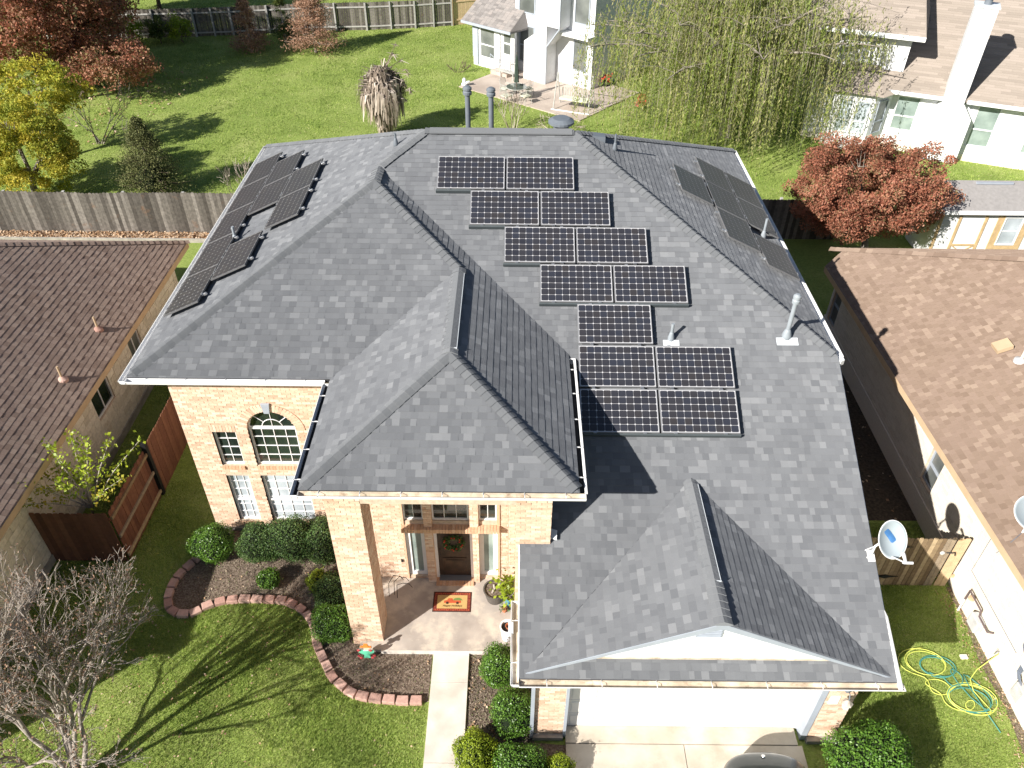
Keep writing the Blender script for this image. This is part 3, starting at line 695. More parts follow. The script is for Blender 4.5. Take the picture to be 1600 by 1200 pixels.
m = MB(); m.prism([FRONT.P(axc-.065, zsp+arc_r-.02), FRONT.P(axc+.065, zsp+arc_r-.02), FRONT.P(axc+.1, zsp+arc_r+.26), FRONT.P(axc-.1, zsp+arc_r+.26)], (0, -.06, 0)); m.build('keystone', 'trimgrey', walls, bevel=.006)
# brick band between the two window rows and the mullion piers are orange where the frame is deep
m = MB(); m.box(w_side[0]-.012, w_side[0], -.5, -.38, .36, 3.47); m.box(w_arch[0]-.012, w_arch[0], -.5, -.38, .34, zsp); m.build('reveal', 'brickorange', walls)
window(FRONT, w_side[0], w_side[1], 2.37, 3.47, house, 'glassd', cols=2, rows=4)
window(FRONT, w_side[0], w_side[1], .36, 2.02, house, 'glassl', cols=3, rows=6, mid=1.1, mun=.007)
window(FRONT, w_arch[0], w_arch[1], .34, 2.03, house, 'glassl', cols=4, rows=6, mid=1.1, mun=.007)
aw = window(FRONT, w_arch[0], w_arch[1], 2.38, zsp, house, 'glassd', cols=4, rows=4, label='arched upper window with a fan of muntins')
# the fan light
nA = 20; D = .10
g = MB(); g.add([FRONT.P(axc, zsp, -D)]+[FRONT.P(axc+arc_r*math.cos(math.pi*k/nA), zsp+arc_r*math.sin(math.pi*k/nA), -D) for k in range(nA+1)], [(0, k+1, k+2) for k in range(nA)])
g.build('fanlight', 'glassd', aw)
for nm, rr_, wd in (('arch_frame', arc_r-.02, .022), ('inner_arch', .24, .011)):
    m = MB(); m.tube([FRONT.P(axc+rr_*math.cos(math.pi*k/nA), zsp+rr_*math.sin(math.pi*k/nA), -D+.01) for k in range(nA+1)], wd, 6); m.build(nm, 'white', aw)
for t in (math.pi/2, math.pi*.23, math.pi*.77):
    m = MB(); r0 = 0 if abs(t-math.pi/2) < .01 else .24
    m.tube([FRONT.P(axc+r0*math.cos(t), zsp+r0*math.sin(t), -D+.01), FRONT.P(axc+arc_r*math.cos(t), zsp+arc_r*math.sin(t), -D+.01)], .010, 6); m.build('muntin', 'white', aw)
m = MB(); m.box(w_arch[0], w_arch[1], -.42, -.38, zsp-.05, zsp+.03); m.build('transom_bar', 'white', aw)
rm = MB()
for (a, b, c, d) in ((w_side[0]-.05, w_arch[1]+.05, .3, 4.2), (-1.2, 1.05, .2, 3.35)):      # shallow dark rooms stop light leaking through
    pass
# dark room behind the arch so the glass edge does not see sky
m = MB(); m.box(w_arch[0]-.02, w_arch[1]+.02, -.39, -.36, zsp, zsp+arc_r+.05); m.build('window_back', 'black', aw)
# entrance: brick surround, upper lights, sidelights, door
for (u0, u1, c) in ((-1.15, -.7, 2), (-.5, .33, 3), (.56, .97, 2)):
    window(DOORW, u0, u1, 2.22, 3.3, house, 'glassd', cols=c, rows=2, depth=.08, fw_=.035)
for (u0, u1) in ((-1.16, -.69), (.55, .99)):
    wn = window(DOORW, u0, u1, .22, 1.95, house, 'glasst', frame='white', cols=1, rows=1, depth=.07, fw_=.11)
sur = MB()
for (a, b) in ((-1.20, -1.16), (-.69, -.5), (.41, .55), (.99, 1.04)): sur.box(a, b, -2.17 if b-a > .1 else -2.08, -2.05, .12, 2.02)
for (a, b) in ((-.69, -.5), (.35, .55), (-1.2, -1.15), (.97, 1.04)): sur.box(a, b, -2.12 if b-a > .1 else -2.08, -2.05, 2.1, 3.3)
sur = sur.build('entrance_surround', 'brickorange', house)
st = []
st += brick_tiles(WallFrame((0, -2.17, 0), (1, 0, 0), (0, -1, 0)), -.69, -.5, .12, 2.0, seed=31)
st += brick_tiles(WallFrame((0, -2.17, 0), (1, 0, 0), (0, -1, 0)), .41, .55, .12, 2.0, seed=32)
st += brick_tiles(WallFrame((0, -2.12, 0), (1, 0, 0), (0, -1, 0)), -.69, -.5, 2.1, 3.3, seed=33)
st += brick_tiles(WallFrame((0, -2.12, 0), (1, 0, 0), (0, -1, 0)), .35, .55, 2.1, 3.3, seed=34)
st += brick_tiles(DOORW, -1.16, -.69, .12, .16, seed=35); st += brick_tiles(DOORW, .55, .99, .12, .16, seed=36)
emit_tiles(st, 1, 'brick', 'bricks', 'brick', sur, 60)
soldiers(WallFrame((0, -2.05, 0), (1, 0, 0), (0, -1, 0)), -1.2, 1.04, 1.99, .12, .17, mt='brickorange', parent=sur)
soldiers(WallFrame((0, -2.05, 0), (1, 0, 0), (0, -1, 0)), -.5, .41, .04, .12, .24, mt='brickorange', parent=sur)
dr = MB(); dr.box(-.43, .34, -2.0, -1.95, .16, 1.93); dr = dr.build('front_door', 'door', house)
for (a, b, c, d) in ((-.33, .24, .3, .85), (-.33, .24, 1.05, 1.8)):
    q = MB(); q.box(a, b, -2.02, -2.0, c, d); q.build('door_panel', 'door', dr, bevel=.008)
    q = MB(); q.box(a+.06, b-.06, -2.035, -2.02, c+.06, d-.06); q.build('raised_panel', 'door', dr, bevel=.01)
q = MB(); q.tube([(-.38, -2.03, 1.0), (-.38, -2.06, 1.02), (-.38, -2.06, 1.2), (-.38, -2.03, 1.22)], .012, 6); q.build('handle', 'blackmetal', dr)
q = MB(); q.box(-.5, -.43, -2.06, -1.96, .16, 1.97); q.box(.34, .41, -2.06, -1.96, .16, 1.97); q.box(-.43, .34, -2.06, -1.96, 1.93, 1.97); q.build('door_frame', 'white', house)
q = MB(); q.box(-.43, .34, -2.16, -1.96, .155, .17); q.build('door_threshold', 'gunmetal', house)
# wreath hangs on the door
wr = thing('wreath', (-.04, -2.04, 1.47), 'round green wreath with red berries hanging on the dark front door', 'wreath')
n = 900; t = RNG.uniform(0, 2*math.pi, n); rr_ = .2+RNG.normal(0, .035, n)
Pw = np.stack([-.04+rr_*np.cos(t), -2.075+RNG.normal(0, .025, n), 1.47+rr_*np.sin(t)], 1)
npmesh('wreath_leaves', leaves(Pw, .055, .5), 4, 'leafholly', wr, kind='stuff')
for k in range(13):
    a = k*.483+random.uniform(-.2, .2); rb = random.uniform(.15, .25); q = MB(); q.lathe((-.04+rb*math.cos(a), -2.12, 1.47+rb*math.sin(a)), [(.001, -.02), (.014, -.014), (.02, 0), (.014, .014), (.001, .02)], 8); q.build('berry', 'red', wr, smooth=True)
# door bell, garage door
q = MB(); q.box(-1.32, -1.27, -2.08, -2.06, .75, .84); q.build('door_bell', 'blackmetal', house)
gd = MB(); gd.box(2.46, 7.3, -5.71, -5.67, .05, 2.14); gd = gd.build('garage_door', 'whitewarm', house)
for r_ in range(4):
    for c_ in range(8):
        x0 = 2.5+c_*.6; z0 = .1+r_*.52; q = MB(); q.box(x0+.05, x0+.53, -5.722, -5.71, z0+.06, z0+.42); q.build('door_panel', 'whitewarm', gd, bevel=.006)
    if r_: q = MB(); q.box(2.46, 7.3, -5.712, -5.708, .08+r_*.52-.004, .08+r_*.52+.004); q.build('panel_seam', 'trimgrey', gd)
q = MB(); q.box(2.40, 2.46, -5.93, -5.68, 0, 2.14); q.box(7.3, 7.42, -5.93, -5.68, 0, 2.14); q.box(2.40, 7.42, -5.93, -5.68, 2.14, 2.3); q.build('garage_door_frame', 'trimgrey', house)
# downspouts
q = MB(); q.box(1.72, 1.79, -5.98, -5.9, .05, H1-.15); q.build('downspout', 'trimgrey', house)
q = MB(); q.box(1.26, 1.36, -5.1, -4.85, 2.38, 2.5); q.build('gutter_outlet', 'flash', house)
# house number plaque
pq = MB(); pq.box(7.52, 7.70, -5.93, -5.907, 1.45, 1.72); pq = pq.build('house_number_plaque', 'white', house)
# ---- foundation ledge
for (a_, b_, c_, d_) in ((1.78, 2.40, -6.0, -5.9), (7.42, 8.04, -6.02, -5.9), (-6.36, -2.1, -.54, -.5)):
    q = MB(); q.box(a_, b_, c_, d_, 0, .12); q.build('foundation', 'concreteb', house)
# ================================================================ GROUND SURFACES
def rectpts(x0, x1, y0, y1): return [(x0, y0), (x1, y0), (x1, y1), (x0, y1)]
sheet('garden_bed', [(-6.33, -.45), (-6.6, -1.5), (-6.88, -2.2), (-6.8, -2.85), (-6.39, -3.16), (-5.9, -2.85), (-5.3, -2.67), (-4.4, -2.66), (-3.85, -2.78), (-3.37, -3.18), (-3.1, -3.8), (-2.74, -4.43), (-2.34, -4.88), (-1.8, -5.11), (-.45, -5.19), (-.45, -3.9), (-2.3, -3.8), (-2.3, -.45)], .012, 'soil')
sheet('garden_bed', [(.40, -4.0), (1.82, -4.0), (1.82, -6.05), (2.5, -6.1), (2.5, -8.2), (.4, -8.2)], .012, 'soil')
sheet('leaf_strip', [(-30, 14.45), (12, 14.3), (12, 15.1), (-30, 15.1)], .012, 'leafsoil')
sheet('side_yard_soil', [(8.0, 0), (12.1, 0), (12.1, 15), (8.0, 15)], .012, 'shadesoil')
sheet('dry_soil_strip', [(11.86, -9), (12.08, -9), (12.08, -2.1), (11.95, -2.1), (11.98, -3.2), (11.85, -4.1), (11.92, -5.2), (11.8, -6.4)], .013, 'soil')
m = MB(); m.box(-30, -8.5, 14.36, 14.44, 0, .16); o = m.build('retaining_curb', 'concreteb'); struct(o)
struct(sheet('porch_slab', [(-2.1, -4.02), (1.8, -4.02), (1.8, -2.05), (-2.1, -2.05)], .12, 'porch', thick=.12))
m = MB(); m.prism([(-1.6, -4.03, .121), (1.8, -4.03, .121), (1.8, -4.06, .12), (-1.6, -4.06, .12)], (0, 0, -.118)); struct(m.build('porch_edge', 'walk'))
for (a, b) in ((-4.04, -4.75), (-4.76, -6.5), (-6.51, -8.5)):
    struct(sheet('walkway_slab', rectpts(-.42, .38, b, a), .075 if b > -4.8 else .06, 'walk', thick=.06))
for (x0, x1, y0, y1) in ((2.46, 7.22, -6.08, -5.72), (2.46, 4.87, -12, -6.095), (4.885, 7.3, -12, -6.095)):
    struct(sheet('driveway_slab', rectpts(x0, x1, y0, y1), .09 if y1 > -6 else .078, 'concrete', thick=.08))
struct(sheet('patio', [(-2.04, 32.93), (4.74, 27.74), (8.5, 32.2), (1.7, 37.6)], .05, 'patio', thick=.05))
struct(sheet('far_lawn_path', [(-60, 52), (-26, 50), (-5, 56), (-5, 60), (-60, 60)], .012, 'lawn'))
# edging blocks round the garden bed
ed = thing('garden_edging', (-4.5, -3, 0), 'curved row of weathered pink concrete blocks edging the garden bed', 'garden edging')
EP = [(-6.45, -1.35), (-6.62, -1.6), (-6.81, -1.89), (-6.9, -2.21), (-6.9, -2.64), (-6.76, -2.95), (-6.39, -3.16), (-6.13, -3.04), (-5.89, -2.84), (-5.62, -2.73), (-5.33, -2.67), (-5.03, -2.65), (-4.72, -2.65), (-4.41, -2.66), (-4.1, -2.7), (-3.85, -2.78), (-3.58, -2.96), (-3.37, -3.18), (-3.22, -3.47), (-3.1, -3.8), (-2.93, -4.12), (-2.74, -4.43), (-2.56, -4.69), (-2.34, -4.88), (-2.11, -5.03), (-1.82, -5.11), (-1.51, -5.15), (-1.19, -5.17), (-.85, -5.18), (-.46, -5.19)]
def resample(P, step):
    out = [Vector((*P[0], 0))]; acc = 0
    for a, b in zip(P[:-1], P[1:]):
        a, b = Vector((*a, 0)), Vector((*b, 0)); L_ = (b-a).length; t = step-acc
        while t < L_: out.append(a+(b-a)*(t/L_)); t += step
        acc = (L_-(t-step))
    return out
EQ = resample(EP, .292)
for i in range(len(EQ)-1):
    a, b = EQ[i], EQ[i+1]; d = (b-a).normalized(); n_ = Vector((-d.y, d.x, 0)); c = (a+b)/2; hl = .136+random.uniform(-.004, .004)
    m = MB(); w0, w1 = .10, .085; z0 = .11+random.uniform(-.012, .012); off = n_*random.uniform(-.012, .012); tl = random.uniform(-.012, .012)
    v = [c+off-d*hl-n_*w0, c+off+d*hl-n_*w0, c+off+d*(hl-.02)+n_*w1, c+off-d*(hl-.02)+n_*w1]
    m.prism([p+Vector((0, 0, z0+(tl if k in (0, 3) else -tl))) for k, p in enumerate(v)], (0, 0, -z0-.02)); m.build('edging_block', 'blockpink', ed, bevel=.012)
# ================================================================ FENCES
def picket_fence(t, P0, P1, h, pw, gap, mt, side, z0=0, dog=True, rails=(.3, 1.0, 1.6), railmat=None, jit=.015, cut=None, single=True, railside=1, postevery=None, posth=None, postmat='post', top=None):
    """pickets from P0 to P1; side = unit vector on which the pickets stand off the rails"""
    P0, P1 = Vector((*P0, z0)), Vector((*P1, z0)); d = (P1-P0); L_ = d.length; d.normalize(); n_ = Vector(side).normalized()
    k = int(L_/(pw+gap)); J = MB()
    for i in range(k):
        a = P0+d*(i*(pw+gap)); hh = (top(i*(pw+gap)/L_) if top else h)+random.uniform(-jit, jit); th = .018
        if cut and cut(a.x, a.y): continue
        b = a+d*pw; q = [a, b, b+Vector((0, 0, hh-.03)), b-d*pw*.22+Vector((0, 0, hh)), a+d*pw*.22+Vector((0, 0, hh)), a+Vector((0, 0, hh-.03))]
        ln = n_*random.uniform(0, .008)
        m = MB() if single else J
        m.prism([p+ln for p in q], n_*th)
        if single: m.build('picket', mt, t)
    if not single: J.build('pickets', mt, t, kind='stuff')
    for rz in rails:
        m = MB(); a = P0+Vector((0, 0, rz)); b = P1+Vector((0, 0, rz)); m.prism([a, b, b+Vector((0, 0, .09)), a+Vector((0, 0, .09))], -n_*.04); m.build('rail', railmat or mt, t)
    if postevery:
        for i in range(int(L_/postevery)+1):
            c = P0+d*min(L_, i*postevery)-n_*.09; m = MB(); m.obox(c+Vector((0, 0, (posth or h)/2)), d, n_, (0, 0, 1), .05, .05, (posth or h)/2); m.build('post', postmat, t)
    return t
bf = thing('back_fence', (-10, 15.15, 0), 'weathered grey wooden picket fence behind the houses with brown leaves along its foot', 'fence')
picket_fence(bf, (-24, 15.15), (14.5, 15.15), 1.8, .138, .004, 'fence', (0, -1, 0), cut=lambda x, y: -8.2 < x < 9.3, top=lambda t: 1.8+.03*math.sin(t*25)+(.03 if t < .2 else 0), postevery=2.4)
ff = thing('far_fence', (-15, 43, 0), 'long weathered wooden fence with pale posts across the far end of the back lawn', 'fence')
FP = [(-30, 41.3), (-25.6, 41.75), (-20.4, 42.4), (-18.0, 42.8), (-13.3, 43.9), (-9.1, 44.3), (-5.77, 44.9), (-3.24, 45.6)]
for a, b in zip(FP[:-1], FP[1:]):
    picket_fence(ff, a, b, 1.8, .14, .01, 'fence', (0, 1, 0), rails=(.2, 1.45), railmat='post', single=True, postevery=(Vector(b)-Vector(a)).length/2-.01)
fn = thing('new_fence_panel', (-2, 46, 0), 'short fresh tan fence section beside the white house and the grey fence', 'fence')
picket_fence(fn, (-3.2, 45.62), (1.5, 47.6), 1.9, .14, .01, 'fencenew', (0, 1, 0), rails=(.3, 1.5), railmat='fencenew', postevery=2.0, postmat='fencenew')
sf = thing('side_fence', (-8.2, 1, 0), 'tall dark red brown stained fence running between the brick house and its left neighbour', 'fence')
picket_fence(sf, (-8.2, .75), (-8.22, 7.5), 1.8, .135, .006, 'fencered', (1, 0, 0), rails=(.3, 1.5), single=True)
picket_fence(sf, (-8.24, -1.5), (-8.2, .68), 1.75, .135, .006, 'fencered', (-1, 0, 0), rails=(.15, .85, 1.5), railmat='fencetan')
m = MB(); m.box(-8.26, -8.14, .66, .78, 0, 1.9); m.build('post', 'black', sf)
fg = thing('front_gate_fence', (-9.2, -1.52, 0), 'dark brown fence front between the left house and the side fence behind the bare tree', 'fence')
picket_fence(fg, (-10.1, -1.54), (-8.25, -1.54), 1.78, .135, .006, 'fencered', (0, -1, 0), rails=(.3, 1.5))
gt = thing('side_gate', (10.2, -2.03, 0), 'cedar board gate with black strap hinges between the house and the right neighbour', 'gate')
picket_fence(gt, (8.02, -2.03), (11.62, -2.03), 1.78, .1, .009, 'fencetan', (0, -1, 0), rails=(.3, 1.5), jit=.03)
picket_fence(gt, (11.65, -2.035), (12.08, -2.035), 1.78, .14, .004, 'fencenew', (0, -1, 0), rails=(.3,))
for (x, z) in ((10.35, 1.5), (10.35, .38)):
    m = MB(); y = -2.075; m.prism([(x-.32, y, z), (x-.1, y, z+.03), (x, y, z+.07), (x+.1, y, z+.03), (x+.32, y, z), (x+.1, y, z-.03), (x, y, z-.07), (x-.1, y, z-.03)], (0, -.012, 0)); m.build('strap_hinge', 'blackmetal', gt)
m = MB(); m.tube([(11.5, -2.08, 1.3), (11.62, -2.12, 1.34), (11.7, -2.08, 1.32), (11.72, -2.1, 1.22)], .015, 6); m.build('latch', 'blackmetal', gt)
m = MB(); m.lathe((11.42, -2.06, 1.28), [(.0, 0), (.055, .0), (.055, .02), (.0, .02)], 14, (0, -1, 0)); m.build('latch_ring', 'meter', gt)
# ================================================================ LEFT NEIGHBOUR
LX, LZ, LY, LS = -9.58, 2.9, 9.33, .53
ln = thing('neighbour_house', (-12, 2, 0), 'single storey cream stone house with a brown shingle roof on the left', 'house')
pL = RoofPlane([[(LX, -7), (LX, LY), (LX-16.3, LY-16.3), (LX-16.3, -7)]], LZ+LS*LX, -LS, 0)
pLb = RoofPlane([[(LX, LY), (-26, LY), (-26, LY-16.42)]], LZ+LS*LY, 0, -LS)
lroof = deck([pL, pLb], ln, name='roof')
pLv = RoofPlane([[(LX, -7), (LX, LY), (LX-11, LY-11), (LX-11, -7)]], pL.z0, -LS, 0)
emit_tiles(shingle_tiles(pLv, expo=.145, seed=41, regular=.16, base=.004, bump=.018), 300, 'shingle', 'shingles', 'brown', lroof, 300)
emit_tiles(shingle_tiles(RoofPlane([[(LX, LY), (-21, LY), (-21, LY-11.42)]], pLb.z0, 0, -LS), expo=.145, seed=42, regular=.16), 0, 'shingle', 'shingles', 'brown', lroof, 0)
caps((LX, LY, LZ), (LX-12, LY-12, LZ+LS*12), lroof, n=(0, 0, 1), mat_='brown', step=.2, width=.14, join=True)
m = MB(); m.box(LX-.02, LX, -7, LY, LZ-.2, LZ-.01); m.build('fascia', 'fasciatan', ln)
m = MB(); m.box(-24, LX-.02, LY-.02, LY, LZ-.2, LZ-.01); m.build('fascia', 'fasciatan', ln)
m = MB(); m.box(-24, LX-.02, LY-.6, LY-.02, LZ-.2, LZ-.18); m.box(-10.2, LX-.02, -7, LY-.6, LZ-.2, LZ-.18); m.build('soffit', 'fasciatan', ln)
LW = WallFrame((-10.12, 0, 0), (0, 1, 0), (1, 0, 0)); lh = [(4.78, 5.55, 1.15, 2.35), (2.22, 3.28, 1.28, 2.42)]
m = MB(); wall_sheet(m, LW, -7, 8.9, 0, LZ-.18, lh); m.box(-24, -10.32, 8.7, 8.9, 0, LZ-.18); lwall = m.build('wall', 'mortar', ln)
emit_tiles(brick_tiles(LW, -7, 8.9, .25, LZ-.2, lh, bw=.36, bh=.2, joint=.012, proud=.012, seed=44, jit=.006), 1, 'stone_block', 'stone_blocks', 'stone', lwall, 300)
m = MB(); m.box(-10.12, -10.07, -7, 8.95, 0, .25); m.build('foundation', 'concreteb', ln)
for (a, b, c, d) in lh:
    window(LW, a, b, c, d, ln, 'glassg' if c < 1.2 else 'glassd', frame='white', cols=2, rows=1, depth=.07, fw_=.04, mun=.02)
def vent_pipe(name, base, h, r_, label, mt='galv', group=None, cap=True, boot=None, plate=None, cat='roof vent'):
    t = thing(name, base, label, cat, group); b = Vector(base)
    m = MB(); m.tube([b-Vector((0, 0, .05)), b+Vector((0, 0, h))], r_, 14); m.build('pipe', mt, t, smooth=False)
    m = MB(); m.lathe(b, [(r_*2.2, -.05), (r_*2.1, .06), (r_*1.3, .18), (r_*1.02, .2)], 16); m.build('flashing_cone', mt, t, smooth=True)
    if cap:
        m = MB(); z = b+Vector((0, 0, h)); m.lathe(z, [(r_*1.0, -.06), (r_*1.7, -.05), (r_*1.75, .02), (r_*1.4, .045), (r_*1.4, .07), (r_*1.75, .08), (r_*1.7, .13), (r_*.9, .17), (.0, .175)], 16); m.build('cap', mt, t)
    return t
for (x, y, lb) in ((-10.2, 3.84, 'thin brown vent pipe on the left brown roof nearer the back window'), (-10.2, 1.65, 'thin brown vent pipe on the left brown roof nearer the front window')):
    z = pL.z(x, y); t = thing('roof_vent_pipe', (x, y, z), lb, 'vent pipe', 'vent pipes on the left neighbour roof')
    m = MB(); m.tube([(x, y, z-.05), (x, y, z+.42)], .027, 10); m.build('pipe', 'fasciatan', t)
    m = MB(); m.lathe((x, y, z), [(.13, -.07), (.13, .02), (.05, .09), (.03, .1)], 14); m.build('boot', 'blockpink', t)
# ================================================================ RIGHT NEIGHBOUR
RA, RB = (11.234, 7.963), (11.70, -7.05); RS = .5
rn = thing('neighbour_house', (16, 0, 0), 'single storey cream painted brick house with a tan shingle roof on the right', 'house')
ux, uy = (.9995, .0313)
zR0 = 3.0-RS*(ux*RA[0]+uy*RA[1])
Q_ = (11.92, 8.45)
pR = RoofPlane([[RA, RB, (24, -7), (24, -3.63), Q_]], zR0, RS*ux, RS*uy)
pRb = RoofPlane([[Q_, (24, -3.63), (24, 9.13), (12.26, 9.13)]], 3.0+RS*9.13, 0, -RS)
rroof = MB()
for pl in (pR, pRb):
    for poly in pl.polys: rroof.prism([Vector((x, y, pl.z(x, y)-.006)) for x, y in poly], (0, 0, -.12))
rroof.prism([(RA[0], RA[1], 2.994), (Q_[0], Q_[1], pR.z(*Q_)-.006), (12.26, 9.13, 2.994)], (0, 0, -.12))
rroof = rroof.build('roof', 'tan', rn)
rt_ = shingle_tiles(RoofPlane([[RA, RB, (19.5, -7), (19.5, .87), Q_]], zR0, RS*ux, RS*uy), expo=.142, seed=51, regular=.15, base=.009, bump=.012)
emit_tiles(rt_, 300, 'shingle', 'shingles', 'tan', rroof, 300)
emit_tiles(shingle_tiles(RoofPlane([[Q_, (20.5, -.13), (20.5, 9.13), (12.26, 9.13)]], pRb.z0, 0, -RS), expo=.142, seed=52, regular=.17), 0, 'shingle', 'shingles', 'tan', rroof, 0)
caps((Q_[0]-.3, Q_[1]+.3, pR.z(*Q_)-.15), (20.5, -.13, pR.z(*Q_)+RS*8.5), rroof, mat_='tan', step=.2, width=.15, join=True)
def eave_board(p, q, parent, h=.18, mt='fasciatan'):
    a, b = Vector((*p, 3.0)), Vector((*q, 3.0)); d = (b-a).normalized(); n_ = Vector((d.y, -d.x, 0)); m = MB(); m.prism([a+n_*.012, b+n_*.012, b+n_*.012+Vector((0, 0, -h)), a+n_*.012+Vector((0, 0, -h))], -n_*.02); m.build('fascia', mt, parent)
eave_board(RB, RA, rn, mt='fasciatan'); eave_board(RA, (12.26, 9.13), rn); eave_board((12.26, 9.13), (24, 9.13), rn)
m = MB(); m.prism([(RA[0]+.02, RA[1], 2.82), (12.3, 8.7, 2.82), (12.3, -7, 2.82), (RB[0]+.02, -7, 2.82)], (0, 0, -.015)); m.build('soffit', 'fasciatan', rn)
RW = WallFrame((12.1, 0, 0), (0, 1, 0), (-1, 0, 0)); rh = [(.08, .72, .95, 2.05), (7.9, 8.55, .6, 1.9)]
m = MB(); wall_sheet(m, RW, -8, 8.7, 0, 2.81, rh); m.box(12.3, 24, 8.5, 8.7, 0, 2.81); rwall = m.build('wall', 'mortar', rn)
emit_tiles(brick_tiles(RW, -8, 8.7, .62, 2.8, rh, bw=.3, bh=.1, joint=.008, proud=.008, seed=54, jit=.002), 1, 'brick', 'bricks', 'whitebrick', rwall, 200)
m = MB(); m.box(12.06, 12.1, -8, 8.75, 0, .62); m.build('foundation', 'whitebrick', rn)
for (a, b, c, d) in rh: window(RW, a, b, c, d, rn, 'glassg', frame='trimgrey', cols=1, rows=1, depth=.1, fw_=.04, mid=(c+d)/2)
m = MB(); x, y = 13.64, 2.13; z = pR.z(x, y); 
t = thing('roof_box_vent', (x, y, z), 'low square tan box vent on the right neighbour roof', 'roof vent')
q = MB(); q.prism([(x-.17, y-.17, z-.02), (x+.17, y-.17, z+.15), (x+.17, y+.17, z+.15), (x-.17, y+.17, z-.02)], (-.03, 0, .1)); q.build('hood', 'fasciatan', t)
q = MB(); q.prism([(x-.22, y-.22, pR.z(x-.22, y)+.012), (x+.22, y-.22, pR.z(x+.22, y)+.012), (x+.22, y+.22, pR.z(x+.22, y)+.012), (x-.22, y+.22, pR.z(x-.22, y)+.012)], (0, 0, .008)); q.build('flange', 'tan', t)
x, y = 13.83, 1.58; z = pR.z(x, y); t = thing('roof_vent_pipe', (x, y, z), 'short pale vent pipe beside the box vent on the right roof edge of view', 'vent pipe')
q = MB(); q.tube([(x, y, z-.05), (x, y, z+.3)], .035, 10); q.build('pipe', 'whitebrick', t)
q = MB(); q.lathe((x, y, z), [(.16, -.08), (.15, .01), (.05, .06)], 14); q.build('boot', 'meter', t)
# ================================================================ THE WHITE HOUSE BEHIND, RIGHT
class Loc:
    """local frame of a rotated house: s along the front, d to the back, z up"""
    def __init__(s, B, e):
        s.B = Vector((*B, 0)); s.e = Vector((*e, 0)).normalized(); s.b = Vector((-s.e.y, s.e.x, 0))
    def __call__(s, u, d, z): return s.B+s.e*u+s.b*d+Vector((0, 0, z))
    def box(s, m, u0, u1, d0, d1, z0, z1):
        return m.prism([s(u0, d0, z0), s(u1, d0, z0), s(u1, d1, z0), s(u0, d1, z0)], (0, 0, z1-z0))
    def wf(s, d): return WallFrame(s(0, d, 0), s.e, -s.b)
def slab(m, pts, th=.12): m.prism(pts, (0, 0, -th))
F = Loc((22.6, 23.45), (.922, -.386))
wr_ = thing('white_house', tuple(F(2, 3, 0)), 'white sided house with a beige roof and tall white chimney at top right', 'house')
m = MB()
wh = [(.62, 1.62, .75, 2.7), (3.0, 4.1, .75, 2.7), (-2.93, -1.9, 1.0, 2.65)]
wall_sheet(m, F.wf(0), -7, 14, 0, 3.0, wh)
F.box(m, -7, -6.8, .2, 10, 0, 3.0)
wall_sheet(m, F.wf(.6), -7.0, -3.05, 3.0, 5.25, []); F.box(m, -3.25, -3.05, .8, 6, 3.0, 5.25)
wr_wall = m.build('wall', 'wallwhite', wr_)
for h_ in wh: window(F.wf(0), *h_, wr_, 'glasst', frame='white', cols=1, rows=1, depth=.08, fw_=.05, mid=h_[2]+(h_[3]-h_[2])*.42, label=None)
m = MB(); F.box(m, -7, 14, -.04, 0, 0, .3); m.build('foundation', 'stone', wr_)
m = MB(); zf = lambda d: 3.02+.5*(d+.5)
slab(m, [F(-7.5, -.5, zf(-.5)), F(14.5, -.5, zf(-.5)), F(14.5, 8, zf(8)), F(-7.5, 8, zf(8))]); m.build('roof', 'beigeroof', wr_)
m = MB(); zu = lambda d: 5.35+.45*(d)
slab(m, [F(-8, 0, zu(0)), F(-2.55, 0, zu(0)), F(-3.5, 6.0, zu(6.)), F(-8, 6.0, zu(6.))]); m.prism([F(-2.55, 0, zu(0)), F(-2.5, 6, zu(0)+.3), F(-3.5, 6, zu(6))], (0, 0, -.1)); m.build('upper_roof', 'beigeroof', wr_)
m = MB()
F.box(m, -7.5, -1.05, -.53, -.5, 2.84, 3.02); F.box(m, -.0, 14.5, -.53, -.5, 2.84, 3.02); F.box(m, -8, -2.55, -.03, 0, 5.15, 5.36); m.build('fascia', 'white', wr_)
m = MB(); F.box(m, -8, -2.6, .0, .6, 5.13, 5.15); F.box(m, -7.5, -1.05, -.5, 0, 2.84, 2.86); F.box(m, 0, 14, -.5, 0, 2.84, 2.86); m.build('soffit', 'white', wr_)
# courses on the far roof: real laps
cz = MB()
for k in range(58):
    d = -.5+k*.145
    a = F(-7.5, d, zf(d)+.004); 
    for j in range(20):
        u0 = -7.5+j*1.1+((k*37) % 11)*.1-.5; cz.prism([F(max(-7.5, u0), d, zf(d)+.012), F(min(14.5, u0+1.09), d, zf(d)+.012), F(min(14.5, u0+1.09), d+.15, zf(d+.15)+.002), F(max(-7.5, u0), d+.15, zf(d+.15)+.002)], (0, 0, -.01), random.random())
for k in range(38):
    d = k*.155
    for j in range(6):
        u0 = -8+j*.95+((k*37) % 11)*.09-.5; u1 = min(-2.6-d*.16, u0+.94)
        if u1 > u0 and u0 >= -8: cz.prism([F(u0, d, zu(d)+.012), F(u1, d, zu(d)+.012), F(u1, d+.16, zu(d+.16)+.002), F(u0, d+.16, zu(d+.16)+.002)], (0, 0, -.01), random.random())
cz.build('shingles', 'beigeroof', wr_, kind='stuff')
